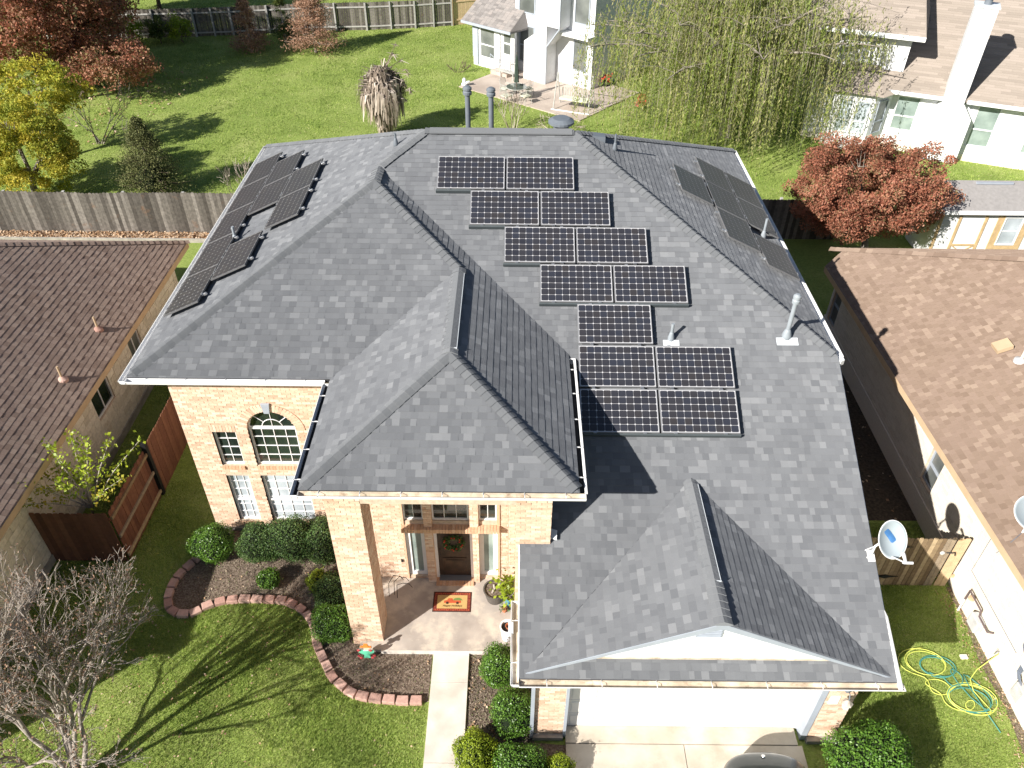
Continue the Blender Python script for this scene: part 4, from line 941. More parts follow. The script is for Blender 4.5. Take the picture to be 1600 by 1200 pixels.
# bay with its own little roof
m = MB(); bay = [F(-6.2, 0, 0), F(-5.6, -1.0, 0), F(-3.9, -1.0, 0), F(-3.2, 0, 0)]; m.prism(bay, (0, 0, 2.75)); m.build('bay', 'wallwhite', wr_)
m = MB(); e0 = [F(-6.6, .1, 2.85), F(-5.9, -1.3, 2.85), F(-3.6, -1.3, 2.85), F(-2.8, .1, 2.85)]; tp = [F(-5.6, .55, 3.75), F(-4.2, .55, 3.75)]
m.add(e0+tp, [(0, 1, 4), (1, 2, 5, 4), (2, 3, 5), (0, 3, 2, 1), (0, 4, 5, 3)]); m.build('bay_roof', 'beigeroof', wr_)
BW = WallFrame(F(0, -1.0, 0), F.e, -F.b)
for (a, b) in ((-5.5, -4.85), (-4.7, -4.05)): window(BW, a, b, .9, 2.5, wr_, 'glassl', frame='white', cols=1, rows=1, depth=-.03, fw_=.05, mid=1.5)
SW = WallFrame(F(-3.9, -1.0, 0), F(-3.2, 0, 0)-F(-3.9, -1, 0), (F(-3.2, 0, 0)-F(-3.9, -1, 0)).cross(Vector((0, 0, 1)))); window(SW, .25, .95, .9, 2.5, wr_, 'glassg', frame='trimgrey', cols=1, rows=1, depth=-.03, fw_=.05, mid=1.5)
m = MB(); F.box(m, -1.43, .42, -.6, -.01, 0, 2.15); m.prism([F(-1.43, -.6, 2.15), F(.42, -.6, 2.15), F(-.08, -.6, 2.8), F(-1.0, -.6, 2.8)], F.b*.59); F.box(m, -1.05, -.12, -.6, -.01, 2.8, 6.95); F.box(m, -1.05, -.12, -.01, .3, 3.2, 6.95); m.build('chimney', 'wallwhite', wr_)
m = MB(); F.box(m, -1.1, -.07, -.65, .35, 6.95, 7.03); m.build('chimney_cap', 'flash', wr_)
m = MB(); m.lathe(F(-.58, -.15, 7.03), [(.16, 0), (.16, .25), (.26, .27), (.26, .4), (.1, .5)], 14); m.build('flue', 'gunmetal', wr_)
# ================================================================ THE WHITE HOUSE BEHIND, CENTRE
G = Loc((-1.3, 37.1), (.76, -.65))
ch = thing('white_house', tuple(G(4, 3, 0)), 'tall white house with grey trimmed windows and a pink grey porch roof at top centre', 'house')
m = MB()
gh = [(.52, 1.7, .6, 2.58), (2.12, 3.2, .25, 2.6)]
wall_sheet(m, G.wf(0), -.05, 3.3, 0, 2.75, gh); G.box(m, -.05, .15, .2, 6, 0, 2.75)
gh2 = [(2.85, 4.05, .6, 2.75), (2.8, 4.05, 3.4, 5.4), (4.72, 5.43, 3.45, 5.4)]
wall_sheet(m, G.wf(1.0), 2.5, 8.3, 0, 6.5, gh2); G.box(m, 8.1, 8.3, 1.2, 9, 0, 6.5)
ch_wall = m.build('wall', 'wallwhite', ch)
m = MB(); G.box(m, 4.05, 5.7, -.0, .99, 0, 2.2); m.prism([G(4.05, 0, 2.2), G(5.7, 0, 2.2), G(5.7, 0, 3.4), G(5.5, 0, 3.2)], G.b*.99); G.box(m, 5.5, 6.6, .0, .99, 3.3, 7.2); m.prism([G(5.7, 0, 2.2), G(5.7, .99, 2.2), G(6.6, .99, 3.3), G(6.6, 0, 3.3)], G.e*-.01); m.build('chimney', 'wallwhite', ch)
m = MB(); G.box(m, 5.66, 5.73, .03, .06, 0, 2.2); G.box(m, 6.6, 6.64, -.02, .03, 3.3, 7.2); m.prism([G(5.7, -.01, 2.2), G(5.78, -.01, 2.2), G(6.66, -.01, 3.3), G(6.58, -.01, 3.3)], G.b*.05); m.build('chimney_trim', 'trimgrey', ch)
m = MB(); zc = lambda d: 2.62+.62*(d+.45)
slab(m, [G(-.6, -.45, zc(-.45)), G(3.35, -.45, zc(-.45)), G(3.0, 4, zc(4)), G(-.6, 4, zc(4))], .1); m.prism([G(3.35, -.45, zc(-.45)), G(3.55, 1.0, zc(-.45)), G(3.0, 4, zc(4))], (0, 0, -.1)); m.build('roof', 'farroof', ch)
m = MB()
for k in range(30):
    d = -.45+k*.145
    for j in range(14):
        u0 = -.6+j*.3; u1 = min(3.33-.08*(d+.45), u0+.29)
        if u1 > u0: m.prism([G(u0, d, zc(d)+.012), G(u1, d, zc(d)+.012), G(u1, d+.14, zc(d+.14)+.002), G(u0, d+.14, zc(d+.14)+.002)], (0, 0, -.01), random.random())
m.build('shingles', 'farroof', ch, kind='stuff')
m = MB(); G.box(m, -.6, 3.38, -.5, -.45, 2.47, 2.62); m.build('gutter', 'trimgrey', ch)
m = MB(); G.box(m, -.5, 3.3, -.45, .0, 2.47, 2.49); m.build('soffit', 'trimgrey', ch)
m = MB(); G.box(m, .3, .4, -.08, 0, .1, 2.5); m.build('downspout', 'trimgrey', ch)
m = MB(); G.box(m, -.06, .28, -.05, 0, .5, 2.5); m.build('corner_board', 'trimgrey', ch)
window(G.wf(0), *gh[0], ch, 'glassg', frame='white', cols=1, rows=1, depth=.06, mid=1.35)
for h_, gl in ((gh2[0], 'glassg'), (gh2[1], 'glassd'), (gh2[2], 'glassd')): window(G.wf(1.0), *h_, ch, gl if gl == 'glassg' else 'glassg', frame='trimgrey', cols=1, rows=1, depth=-.02, fw_=.07, mid=(1.6 if h_[2] < 1 else None))
for h_ in ((6.9, 7.95, 3.5, 5.3), (6.95, 7.9, .95, 2.6)): window(G.wf(1.0), *h_, ch, 'glassg', frame='trimgrey', cols=1, rows=1, depth=-.02, fw_=.06)
m = MB(); G.box(m, 6.4, 8.4, .3, 1.0, 2.9, 3.05); m.build('ledge', 'white', ch)
m = MB(); m.prism([G(2.16, .06, .25), G(3.16, .06, .25), G(3.16, .06, 2.56), G(2.16, .06, 2.56)], G.b*.04); cd_ = m.build('door', 'white', ch)
m = MB(); m.prism([G(2.42, .05, 1.15), G(2.95, .05, 1.15), G(2.95, .05, 1.7), G(2.42, .05, 1.7)], G.b*.01); m.build('door_pane', 'glassg', cd_)
m = MB(); m.prism([G(2.42, .05, 1.8), G(2.95, .05, 1.8), G(2.95, .05, 2.35), G(2.42, .05, 2.35)], G.b*.01); m.build('door_pane', 'glassg', cd_)
m = MB(); G.box(m, 2.0, 3.3, -.7, 0, 0, .25); m.build('door_step', 'patio', ch)
m = MB(); m.tube([G(2.0, -.7, .2), G(2.0, -.7, 1.2)], .02, 6); m.tube([G(2.0, -.7, 1.2), G(3.2, -.75, .6)], .02, 6); m.tube([G(2.5, -.7, .2), G(2.5, -.72, .95)], .012, 5); m.build('hand_rail', 'trimgrey', ch)
# ================================================================ SHED
sh = thing('garden_shed', (19, 13.8, 0), 'white shed with tan trim and a flat grey roof behind the red crape myrtle', 'shed')
S_ = WallFrame((0, 13.4, 0), (1, 0, 0), (0, -1, 0))
m = MB(); m.box(17.55, 22.5, 13.4, 15.4, 0, 2.3); m.build('wall', 'wallwhite', sh)
m = MB(); m.prism([(17.4, 13.15, 2.35), (22.6, 13.15, 2.35), (22.6, 14.4, 3.0), (17.4, 14.4, 3.0)], (0, 0, -.06)); m.prism([(17.4, 14.4, 3.0), (22.6, 14.4, 3.0), (22.6, 15.7, 2.35), (17.4, 15.7, 2.35)], (0, 0, -.06)); m.build('roof', 'shedroof', sh)
m = MB(); m.box(17.4, 22.6, 13.12, 13.15, 2.2, 2.36); m.build('fascia', 'white', sh)
m = MB(); m.box(18.9, 20.3, 14.2, 14.3, 2.93, 3.0); m.build('ridge_strip', 'trimgrey', sh)
for (a, b, c, d) in ((17.55, 17.65, 0, 2.2), (18.25, 18.35, .2, 2.15), (19.25, 19.35, .2, 2.15), (18.35, 19.25, 2.05, 2.15), (18.35, 19.25, .75, .82), (19.75, 20.0, .75, 2.1), (20.75, 21.0, .75, 2.1), (19.75, 21.0, .62, .75)):
    q = MB(); q.box(a, b, 13.36, 13.4, c, d); q.build('trim_board', 'greywood', sh)
for s_ in (-1, 1):
    q = MB(); q.prism([(18.8-.45*s_, 13.37, .2), (18.8-.38*s_, 13.37, .2), (18.8+.45*s_, 13.37, .75), (18.8+.38*s_, 13.37, .75)], (0, .03, 0)); q.build('trim_board', 'greywood', sh)
window(S_, 20.0, 20.75, .8, 2.0, sh, 'glassl', frame='white', cols=1, rows=2, depth=-.02)
# ================================================================ SOLAR PANELS
PW_, PH_ = 1.65, .99
def cell_mesh(w_, h_):
    c = .018*min(w_, h_)/.156; a, b = w_/2, h_/2
    v = [(-a+c, -b, 0), (a-c, -b, 0), (a, -b+c, 0), (a, b-c, 0), (a-c, b, 0), (-a+c, b, 0), (-a, b-c, 0), (-a, -b+c, 0)]
    me = bpy.data.meshes.new('cell'); me.from_pydata(v+[(x, y, -.0015) for x, y, z in v], [], [tuple(range(8))]+[(i, i+8, (i+1) % 8+8, (i+1) % 8) for i in range(8)]); me.materials.append(MT['cell']); me.update(); return me
CW, CH = (PW_-.05)/10, (PH_-.05)/6
CELL = cell_mesh(CW-.0065, CH-.0065)
FR = None
def panel(name, pl, x, y, along, label, group, single, hh=.15, skirt=None, sizes=(PW_, PH_)):
    """corner nearest the viewer-left-top: origin on plane, axis u (long side) and v (short side) lying in the plane"""
    o = pt(pl, x, y)+pl.n*hh
    U = Vector(along[0]); U = (U-pl.n*U.dot(pl.n)).normalized(); V = Vector(along[1]); V = (V-pl.n*V.dot(pl.n)).normalized()
    W_, H_ = sizes; N_ = pl.n
    t = thing(name, tuple(o), label, 'solar panel', group)
    f = MB()
    f.prism([o, o+U*W_, o+U*W_+V*.016, o+V*.016], -N_*.04); f.prism([o+V*(H_-.016), o+U*W_+V*(H_-.016), o+U*W_+V*H_, o+V*H_], -N_*.04)
    f.prism([o+V*.016, o+V*.016+U*.016, o+U*.016+V*(H_-.016), o+V*(H_-.016)], -N_*.04); f.prism([o+U*(W_-.016)+V*.016, o+U*W_+V*.016, o+U*W_+V*(H_-.016), o+U*(W_-.016)+V*(H_-.016)], -N_*.04)
    f.build('frame', 'frame' if single else 'frame2', t)
    b = MB(); q = o-N_*.006; b.prism([q+U*.014+V*.014, q+U*(W_-.014)+V*.014, q+U*(W_-.014)+V*(H_-.014), q+U*.014+V*(H_-.014)], -N_*.02); b = b.build('backsheet', 'back' if single else 'back2', t)
    Mx = Matrix((U, V, U.cross(V))).transposed().to_4x4()
    sx, sy = (W_-.05)/10, (H_-.05)/6
    if single:
        for i in range(10):
            for j in range(6):
                c = bpy.data.objects.new('cell', CELL); COL.objects.link(c); c.parent = b
                Mx.translation = q+U*(.025+sx*(i+.5))+V*(.025+sy*(j+.5))+N_*.003-Vector(WL[t.name]); c.matrix_local = Mx
    else:
        m = MB(); cc = .017
        for i in range(10):
            for j in range(6):
                c = q+U*(.025+sx*(i+.5))+V*(.025+sy*(j+.5))+N_*.002; a_, b_ = sx/2-.003, sy/2-.003
                m.add([c+U*p+V*r for p, r in ((-a_+cc, -b_), (a_-cc, -b_), (a_, -b_+cc), (a_, b_-cc), (a_-cc, b_), (-a_+cc, b_), (-a_, b_-cc), (-a_, -b_+cc))], [tuple(range(8))])
        m.build('cells', 'cellj', b, kind='stuff')
    m = MB()
    for (u, v) in ((.3, -.012), (W_-.3, -.012), (.3, H_+.002), (W_-.3, H_+.002)):
        m = MB(); m.obox(o+U*u+V*(v+.005)-N_*.02, U, V, N_, .035, .012, .028); m.build('clamp', 'clamp', t)
    if not single:
        for u in (.32, W_-.32):
            m = MB(); m.obox(o+U*u+V*(H_+.05)-N_*.05, U, V, N_, .028, .055, .03); m.build('rail_end', 'clamp', t, bevel=.008)
    return t, o, U, V, N_
nn = math.sqrt(1+SF*SF)
ordn = ['top', 'second', 'third', 'fourth', 'fifth', 'sixth', 'lowest']
rows = [(0, 0, 2), (1, 1, 2), (2, 2, 2), (3, 3, 2), (4, 4, 1), (5, 4, 2), (6, 4, 2)]
for (rw, sh_, cnt) in rows:
    for c in range(cnt):
        x = -.5932+sh_*.8335+c*(PW_+.043); y = 4.8476-rw*1.0484/nn
        side = 'only' if cnt == 1 else ('left' if c == 0 else 'right')
        _, o, U, V, N_ = panel('solar_panel', P_main, x, y, ((1, 0, 0), (0, -1, -SF)), f'{side} solar panel of the {ordn[rw]} row on the front roof slope', 'solar panels on the front slope', True)
        if c == 0 or rw == 6:   # dark skirt below the low edge where no panel follows
            pass
    # edge skirt of the row
    x0 = -.5932+sh_*.8335; y0 = 4.8476-(rw*1.0484+PH_)/nn; wd = cnt*(PW_+.043)-.043
    if rw in (0, 1, 2, 3, 6):
        o = Vector((x0, y0, P_main.z(x0, y0)))+P_main.n*.13; U = Vector((1, 0, 0)); V = Vector((0, -1, -SF)).normalized()
        w2 = wd if rw in (3, 6) else .82
        q = MB(); q.prism([o-U*.02+V*.012, o+V*.05-U*.02-P_main.n*.015, o+V*.055-U*.02-P_main.n*.10, o+V*.015-U*.02-P_main.n*.10], U*(w2+.04)); q.prism
        s = q.build('panel_skirt', 'skirt'); tag(s, f'dark metal edge skirt under the {ordn[rw]} row of front panels', 'panel skirt', 'edge skirts of the front solar rows')
lcol = {0: (-6.66, [9.24, 7.56, 5.90, 4.25, 2.62]), 1: (-5.74, [8.40, 6.74, 3.50]), 2: (-4.82, [6.83, 5.19])}
ln_ = ['nearest the back', 'second from the back', 'third from the back', 'fourth from the back', 'nearest the front']
cn_ = ['gutter side', 'middle', 'inner']
for c, (x, ys) in lcol.items():
    for i, y in enumerate(ys):
        panel('solar_panel', P_left, x, y, ((0, -1, 0), (1, 0, SL)), f'solar panel on the left slope, {cn_[c]} column, {ln_[i] if i < len(ys)-1 or c == 0 else "nearest the front"}', 'solar panels on the left slope', False, sizes=(1.63, .98))
rcol = {0: (8.33, [8.12, 6.52, 4.42]), 1: (7.40, [8.12, 6.60, 4.98]), 2: (6.44, [6.58])}
for c, (x, ys) in rcol.items():
    for i, y in enumerate(ys):
        panel('solar_panel', P_right, x, y, ((0, -1, 0), (-1, 0, SRr)), f'dark solar panel on the right slope, {cn_[c]} column, {["nearest the back", "in the middle", "nearest the front"][i] if len(ys) > 1 else "standing alone"}', 'solar panels on the right slope', False, sizes=(1.58, .98))
# ================================================================ ROOF VENTS
def vent(name, x, y, pl, h, r_, label, mt, group=None, cap=True, plate=0):
    z = pl.z(x, y); t = vent_pipe(name, (x, y, z), h, r_, label, mt, group, cap)
    if plate:
        a = plate; q = MB(); q.prism([(x-a, y-a*.9, pl.z(x-a, y-a*.9)+.018), (x+a, y-a*.9, pl.z(x+a, y-a*.9)+.018), (x+a, y-a*.2, pl.z(x+a, y-a*.2)+.018), (x-a, y-a*.2, pl.z(x-a, y-a*.2)+.018)], (0, 0, .006)); q.build('base_flashing', 'flash', t)
    return t
vent('flue_pipe', 7.41, .45, P_main, .95, .05, 'tall pale grey capped flue pipe near the right hip of the roof', 'galv', plate=.24)
vent('roof_vent_pipe', 4.82, .36, P_main, .42, .035, 'short pale vent pipe beside the single panel of the fifth row', 'galv', cap=False, plate=.18)
vent('roof_vent_pipe', 7.93, 4.85, P_right, .55, .035, 'thin vent pipe standing among the panels of the right slope', 'galv', cap=False)
vent('roof_vent_pipe', -5.83, 3.98, P_left, .42, .035, 'short vent pipe standing among the panels of the left slope', 'galv', cap=False)
vent('flue_pipe', .02, 7.2, P_back, 1.2, .07, 'left one of the two tall dark capped flues behind the ridge', 'gunmetal', 'flues behind the ridge')
vent('flue_pipe', .65, 7.2, P_back, 1.17, .07, 'right one of the two tall dark capped flues behind the ridge', 'gunmetal', 'flues behind the ridge')
vent('roof_vent_pipe', -1.75, 5.6, P_back if False else P_left, .32, .03, 'small dark vent pipe near the left end of the main ridge', 'gunmetal', cap=False)
vent('roof_vent_pipe', 3.9, 5.85, P_right, .42, .03, 'small grey vent pipe beside the hooded vent near the right end of the ridge', 'gunmetal', cap=False)
t = thing('roof_hood_vent', (3.45, 6.1, P_right.z(3.45, 6.1)), 'small grey hooded vent near the right end of the ridge', 'roof vent')
o = pt(P_right, 3.45, 6.1); U = Vector((1, 0, -SRr)).normalized(); q = MB(); q.prism([o-U*.2+Vector((0, -.13, .0)), o+U*.22+Vector((0, -.13, .0)), o+U*.22+Vector((0, -.13, .16)), o-U*.15+Vector((0, -.13, .04))], (0, .26, 0)); q.build('hood', 'gunmetal', t)
t = thing('roof_dome_vent', (2.45, 6.6, P_back.z(0, 6.6)), 'low round dark vent cap peeking over the back of the ridge', 'roof vent')
q = MB(); q.lathe((2.5, 6.3, P_back.z(0, 6.3)), [(.2, -.1), (.2, .28), (.34, .3), (.34, .36), (.22, .43), (0, .44)], 20); q.build('dome', 'gunmetal', t)
# ================================================================ SATELLITE DISHES
def dish(loc, aim, rx, ry, label, post, mount, decal=False, arm=True, roll=0, name='satellite_dish', smallarm=False):
    t = thing(name, post, label, 'satellite dish'); c = Vector(loc); n_ = Vector(aim).normalized(); a = n_.cross(Vector((0, 0, 1))).normalized(); b = a.cross(n_).normalized()
    a, b = a*math.cos(roll)+b*math.sin(roll), b*math.cos(roll)-a*math.sin(roll)
    m = MB(); nr, na = 8, 32; vs = [c]; fs = []
    for i in range(1, nr+1):
        for k in range(na):
            t_ = 2*math.pi*k/na; q = i/nr; vs.append(c+a*math.cos(t_)*rx*q+b*math.sin(t_)*ry*q+n_*(.12*q*q*max(rx, ry)/.38))
    for k in range(na): fs.append((0, 1+k, 1+(k+1) % na))
    for i in range(nr-1):
        for k in range(na): fs.append((1+i*na+k, 1+(i+1)*na+k, 1+(i+1)*na+(k+1) % na, 1+i*na+(k+1) % na))
    m.add(vs, fs, .5); r = m.build('reflector', 'dish', t, smooth=True); so_ = r.modifiers.new('thick', 'SOLIDIFY'); so_.thickness = .008
    m = MB(); m.tube([c+a*math.cos(2*math.pi*k/32)*rx+b*math.sin(2*math.pi*k/32)*ry+n_*(.12*max(rx, ry)/.38) for k in range(33)], .009, 6, cap=False); m.build('rim', 'dishw', t, smooth=True)
    if decal:
        m = MB(); pts = []
        A2, B2 = Vector((.1, .17)), Vector((-.085, -.05)); dd_ = (B2-A2).normalized(); nn_ = Vector((-dd_.y, dd_.x))
        for p2 in (A2+nn_*.045, A2+nn_*.06+dd_*.03, A2.lerp(B2, .5)+nn_*.05, B2+nn_*.06-dd_*.03, B2+nn_*.04, B2-nn_*.04, B2-nn_*.06-dd_*.03, A2.lerp(B2, .5)-nn_*.07, A2-nn_*.06+dd_*.03, A2-nn_*.045):
            x, y = p2; q = (x*x/rx/rx+y*y/ry/ry); pts.append(c+a*x+b*y+n_*(.12*q*max(rx, ry)/.38+.014))
        m.add(pts+[sum(pts, Vector())/len(pts)-n_*.004], [(i, (i+1) % len(pts), len(pts)) for i in range(len(pts))], .5); m.build('decal', 'dishblue', t)
    p = Vector(post); m = MB(); m.tube([p, p+Vector(mount)*.5, c-n_*.06], [.022, .022, .022], 8); m.build('mast', 'dishw', t)
    m = MB(); m.obox(c-n_*.05, a, b, n_, .07, .11, .03); m.build('bracket', 'dishw', t)
    e = c-b*ry*.86+n_*.06; h = c-b*ry*1.02+n_*(.52 if not smallarm else .4)
    m = MB(); m.tube([e-n_*.08, h], .016, 8); m.build('feed_arm', 'dishw', t)
    m = MB(); back = (c-h).normalized(); m.tube([h+b*.02, h+b*.05+back*.02, h+b*.09+back*.06, h+b*.1+back*.10], [.028, .03, .036, .042], 10); m.build('feed_horn', 'dishw', t)
    m = MB(); m.obox(h-a*.05, a, b, n_, .09, .022, .03); m.build('feed_bracket', 'dishw', t)
    return t
P0 = pt(P_main, 8.42, -3.95)
t = dish(P0+Vector((.22, .02, .50)), (.14, -1, .95), .29, .37, 'light grey satellite dish with a blue decal on the right roof edge', tuple(P0), (0, 0, .6), decal=True, roll=.12)
m = MB(); m.obox(P0+Vector((0, 0, .01)), (1, 0, 0), (0, 1, SF), P_main.n, .07, .11, .006); m.tube([P0+Vector((-.1, -.06, .01)), P0+Vector((0, 0, .3))], .011, 6); m.tube([P0+Vector((-.1, .1, .04)), P0+Vector((0, 0, .3))], .011, 6); m.build('roof_mount', 'dishw', t)
zq = pR.z(12.0, -3.1)
P1 = Vector((12.0, -3.05, zq))
t = dish(P1+Vector((.10, .12, .42)), (-.05, -.95, 1.5), .46, .40, 'white satellite dish on the right neighbour roof at the frame edge', tuple(P1), (0, 0, .4), roll=0)
m = MB(); m.tube([P1, P1+Vector((-.15, -.1, -.03)), P1+Vector((-.35, -.2, -.2)), P1+Vector((-.42, -.15, -.5))], .008, 5); m.build('cable', 'cable', t)
# ================================================================ PORCH THINGS
mt = thing('doormat', (-.08, -2.73, .12), 'rectangular doormat with red border and a printed red truck carrying a green tree', 'doormat')
X0, X1, Y0, Y1 = -.54, .37, -3.02, -2.46
def flat(nm, pts, z, mtl, parent): q = MB(); q.prism([(x, y, z) for x, y in pts], (0, 0, -.0035)); return q.build(nm, mtl, parent)
flat('mat_border', rectpts(X0, X1, Y0, Y1), .1245, 'matbrown', mt); flat('mat_red_band', rectpts(X0+.025, X1-.025, Y0+.025, Y1-.025), .1285, 'matred', mt)
flat('mat_field', rectpts(X0+.1, X1-.1, Y0+.09, Y1-.1), .1325, 'mattan', mt)
k = 0
for i in range(16):
    for yy in (Y0+.055, Y1-.06): flat('border_check', rectpts(X0+.06+i*.052, X0+.085+i*.052, yy-.012, yy+.012), .1325, 'matorange', mt)
tx, ty = -.08, -2.72
pr = flat('printed_truck', [(tx-.2, ty-.06), (tx+.2, ty-.06), (tx+.2, ty+.01), (tx+.02, ty+.01), (tx-.01, ty+.07), (tx-.1, ty+.07), (tx-.13, ty+.015), (tx-.2, ty)], .1365, 'matorange', mt)
flat('printed_tree', [(tx+.02, ty+.02), (tx+.24, ty+.015), (tx+.21, ty+.05), (tx+.16, ty+.085), (tx+.08, ty+.08), (tx+.03, ty+.06)], .1365, 'matgreen', mt)
for dx in (-.12, .12):
    q = MB(); q.lathe((tx+dx, ty-.06, .134), [(0, 0), (.032, 0), (.032, .0065), (0, .0065)], 14); q.build('printed_wheel', 'matbrown', mt)
def text(s_, loc, size, mt_, parent, rot=(0, 0, 0), ext=.001, name='lettering', align='CENTER', shear=0):
    cu = bpy.data.curves.new(name, 'FONT'); cu.body = s_; cu.size = size; cu.extrude = ext; cu.align_x = align; cu.shear = shear; cu.resolution_u = 2
    ob = bpy.data.objects.new('tmp', cu); COL.objects.link(ob); dg = bpy.context.evaluated_depsgraph_get(); me = bpy.data.meshes.new_from_object(ob.evaluated_get(dg)); bpy.data.objects.remove(ob)
    o = bpy.data.objects.new(name, me); COL.objects.link(o); me.materials.clear(); me.materials.append(MT[mt_])
    o.parent = parent; o.location = Vector(loc)-Vector(WL[parent.name]); o.rotation_euler = rot; return o
text('Happy Holidays', (tx+.0, ty-.16, .1365), .072, 'matbrown', mt, shear=.3)
def pot(name, loc, r0, r1, h, mt_, label, soil='soil', cat='plant pot', wall=.02):
    t = thing(name, loc, label, cat); q = MB(); q.lathe(loc, [(r0, 0), ((r0+r1)/2, h*.5), (r1, h*.96), (r1+.012, h), (r1-wall, h), (r1-wall-.01, h*.86), (0, h*.86)], 24); q.build('pot_body', mt_, t, smooth=False)
    q = MB(); q.lathe((loc[0], loc[1], loc[2]+h*.865), [(r1-wall-.012, 0), (r1-wall-.012, .008), (0, .01)], 20); q.build('potting_soil', soil, t); return t
t = pot('barrel_planter', (.93, -2.62, .12), .2, .27, .36, 'barrel', 'large round dark barrel planter in the porch corner beside the door')
q = MB(); q.tube([(.86, -2.72, .44), (.92, -2.6, .47), (.9, -2.5, .47)], [.02, .03, .02], 6); q.build('driftwood', 'barkpale', t)
t = pot('blue_pot', (1.3, -2.78, .12), .12, .17, .34, 'bluepot', 'blue glazed pot with leafy plant beside the dark barrel planter')
n = 260; Pl = np.stack([1.25+RNG.normal(0, .16, n), -2.7+RNG.normal(0, .17, n), .62+RNG.normal(0, .12, n)], 1); npmesh('plant_leaves', leaves(Pl, .1, .7, normals=np.array([0, 0, 1.]), spread=.7), 4, 'leafyel', t, kind='stuff')
for k in range(7): a = k*.9; q = MB(); q.tube([(1.3, -2.78, .42), (1.28+.1*math.cos(a), -2.75+.1*math.sin(a), .55), (1.25+.2*math.cos(a), -2.7+.2*math.sin(a), .68)], .006, 5); q.build('plant_stem', 'barkpale', t)
t = pot('white_pot', (1.24, -3.66, .12), .13, .17, .42, 'whitepot', 'white glazed pot with a small terracotta pot inside at the porch edge', soil='black')
q = MB(); q.lathe((1.26, -3.66, .46), [(.05, 0), (.075, .1), (.082, .1), (.065, .1), (.045, .02), (0, .02)], 18); q.build('inner_pot', 'terracotta', t)
t = thing('small_plant_pot', (1.16, -2.98, .12), 'small reddish potted plant on the porch in front of the blue pot', 'plant pot')
q = MB(); q.lathe((1.16, -2.98, .12), [(.05, 0), (.075, .12), (.06, .12), (0, .1)], 16); q.build('pot_body', 'terracotta', t)
n = 60; Pl = np.stack([1.16+RNG.normal(0, .06, n), -2.98+RNG.normal(0, .06, n), .27+RNG.normal(0, .04, n)], 1); npmesh('plant_leaves', leaves(Pl, .07, .35), 4, 'leafholly', t, kind='stuff')
# unseen rods behind the left pillar, added as a guess for the curved floor shadows
t = thing('guessed_rods', (-1.45, -2.35, .12), 'thin curved black rods added as a guess for the curved shadows on the porch floor', 'guessed rods')
for k, (dx, dy) in enumerate(((0, 0), (.12, .05), (.2, -.04))):
    q = MB(); q.tube([(-1.6+dx, -2.6+dy, .12), (-1.58+dx, -2.55+dy, .55), (-1.45+dx, -2.5+dy, .8-.12*k), (-1.3+dx, -2.48+dy, .74-.12*k), (-1.24+dx, -2.47+dy, .6-.12*k)], .008, 6); q.build('curved_rod', 'blackmetal', t)
# scarecrow garden ornament
t = thing('scarecrow_ornament', (-1.88, -4.2, 0), 'small wooden scarecrow garden ornament in mint clothes and orange hat by the pillar', 'garden ornament')
def fl(nm, pts, y, th, mt_): q = MB(); q.prism([(x, y+(z-.3)*.0, z) for x, z in pts], (0, th, 0)); return q.build(nm, mt_, t)
cx_, y_ = -1.88, -4.22
fl('stake', [(cx_-.015, 0), (cx_+.015, 0), (cx_+.015, .3), (cx_-.015, .3)], y_+.02, .02, 'greywood')
fl('trousers', [(cx_-.075, .1), (cx_+.075, .1), (cx_+.06, .24), (cx_-.06, .24)], y_, .02, 'mint')
fl('shirt', [(cx_-.07, .24), (cx_+.07, .24), (cx_+.17, .33), (cx_+.17, .4), (cx_-.17, .4), (cx_-.17, .33)], y_-.004, .02, 'mint')
fl('scarf', [(cx_-.06, .4), (cx_+.06, .4), (cx_+.045, .44), (cx_-.045, .44)], y_-.012, .02, 'whitepot')
q = MB(); q.lathe((cx_+.02, y_+.01, .5), [(0, 0), (.065, 0), (.065, .018), (0, .018)], 16, (0, -1, 0)); q.build('face', 'skin', t)
fl('hat_brim', [(cx_-.12, .54), (cx_+.14, .54), (cx_+.12, .575), (cx_-.1, .575)], y_-.02, .03, 'orange'); fl('hat_crown', [(cx_-.05, .575), (cx_+.07, .575), (cx_+.05, .66), (cx_-.03, .66)], y_-.016, .025, 'orange')
for (dx, z) in ((-.13, .12), (.12, .14), (-.17, .2), (.17, .22), (.1, .42), (-.16, .42)):
    q = MB(); q.lathe((cx_+dx, y_-.01, z), [(0, 0), (.04, 0), (.032, .012), (0, .014)], 8, (0, -1, 0)); q.build('flower', 'crossred', t)
# coach light on the garage pillar
t = thing('coach_light', (7.78, -5.92, 1.95), 'weathered grey coach lantern on the right garage pillar under the gutter', 'wall light')
q = MB(); q.lathe((7.78, -5.92, 1.95), [(0, 0), (.06, 0), (.06, .02), (.02, .04), (0, .04)], 14, (0, -1, 0)); q.build('back_plate', 'gunmetal', t)
q = MB(); q.tube([(7.78, -5.95, 1.95), (7.76, -6.03, 2.02), (7.74, -6.1, 1.98), (7.74, -6.11, 1.9)], .012, 8); q.build('arm', 'gunmetal', t)
q = MB(); q.lathe((7.74, -6.11, 1.62), [(.03, 0), (.06, .03), (.085, .2), (.075, .2), (.05, .04)], 6); q.build('lantern_glass', 'meter', t)
q = MB(); q.lathe((7.74, -6.11, 1.82), [(.1, 0), (.105, .015), (.05, .07), (.02, .1), (.0, .11)], 6); q.build('lantern_roof', 'barkpale', t)
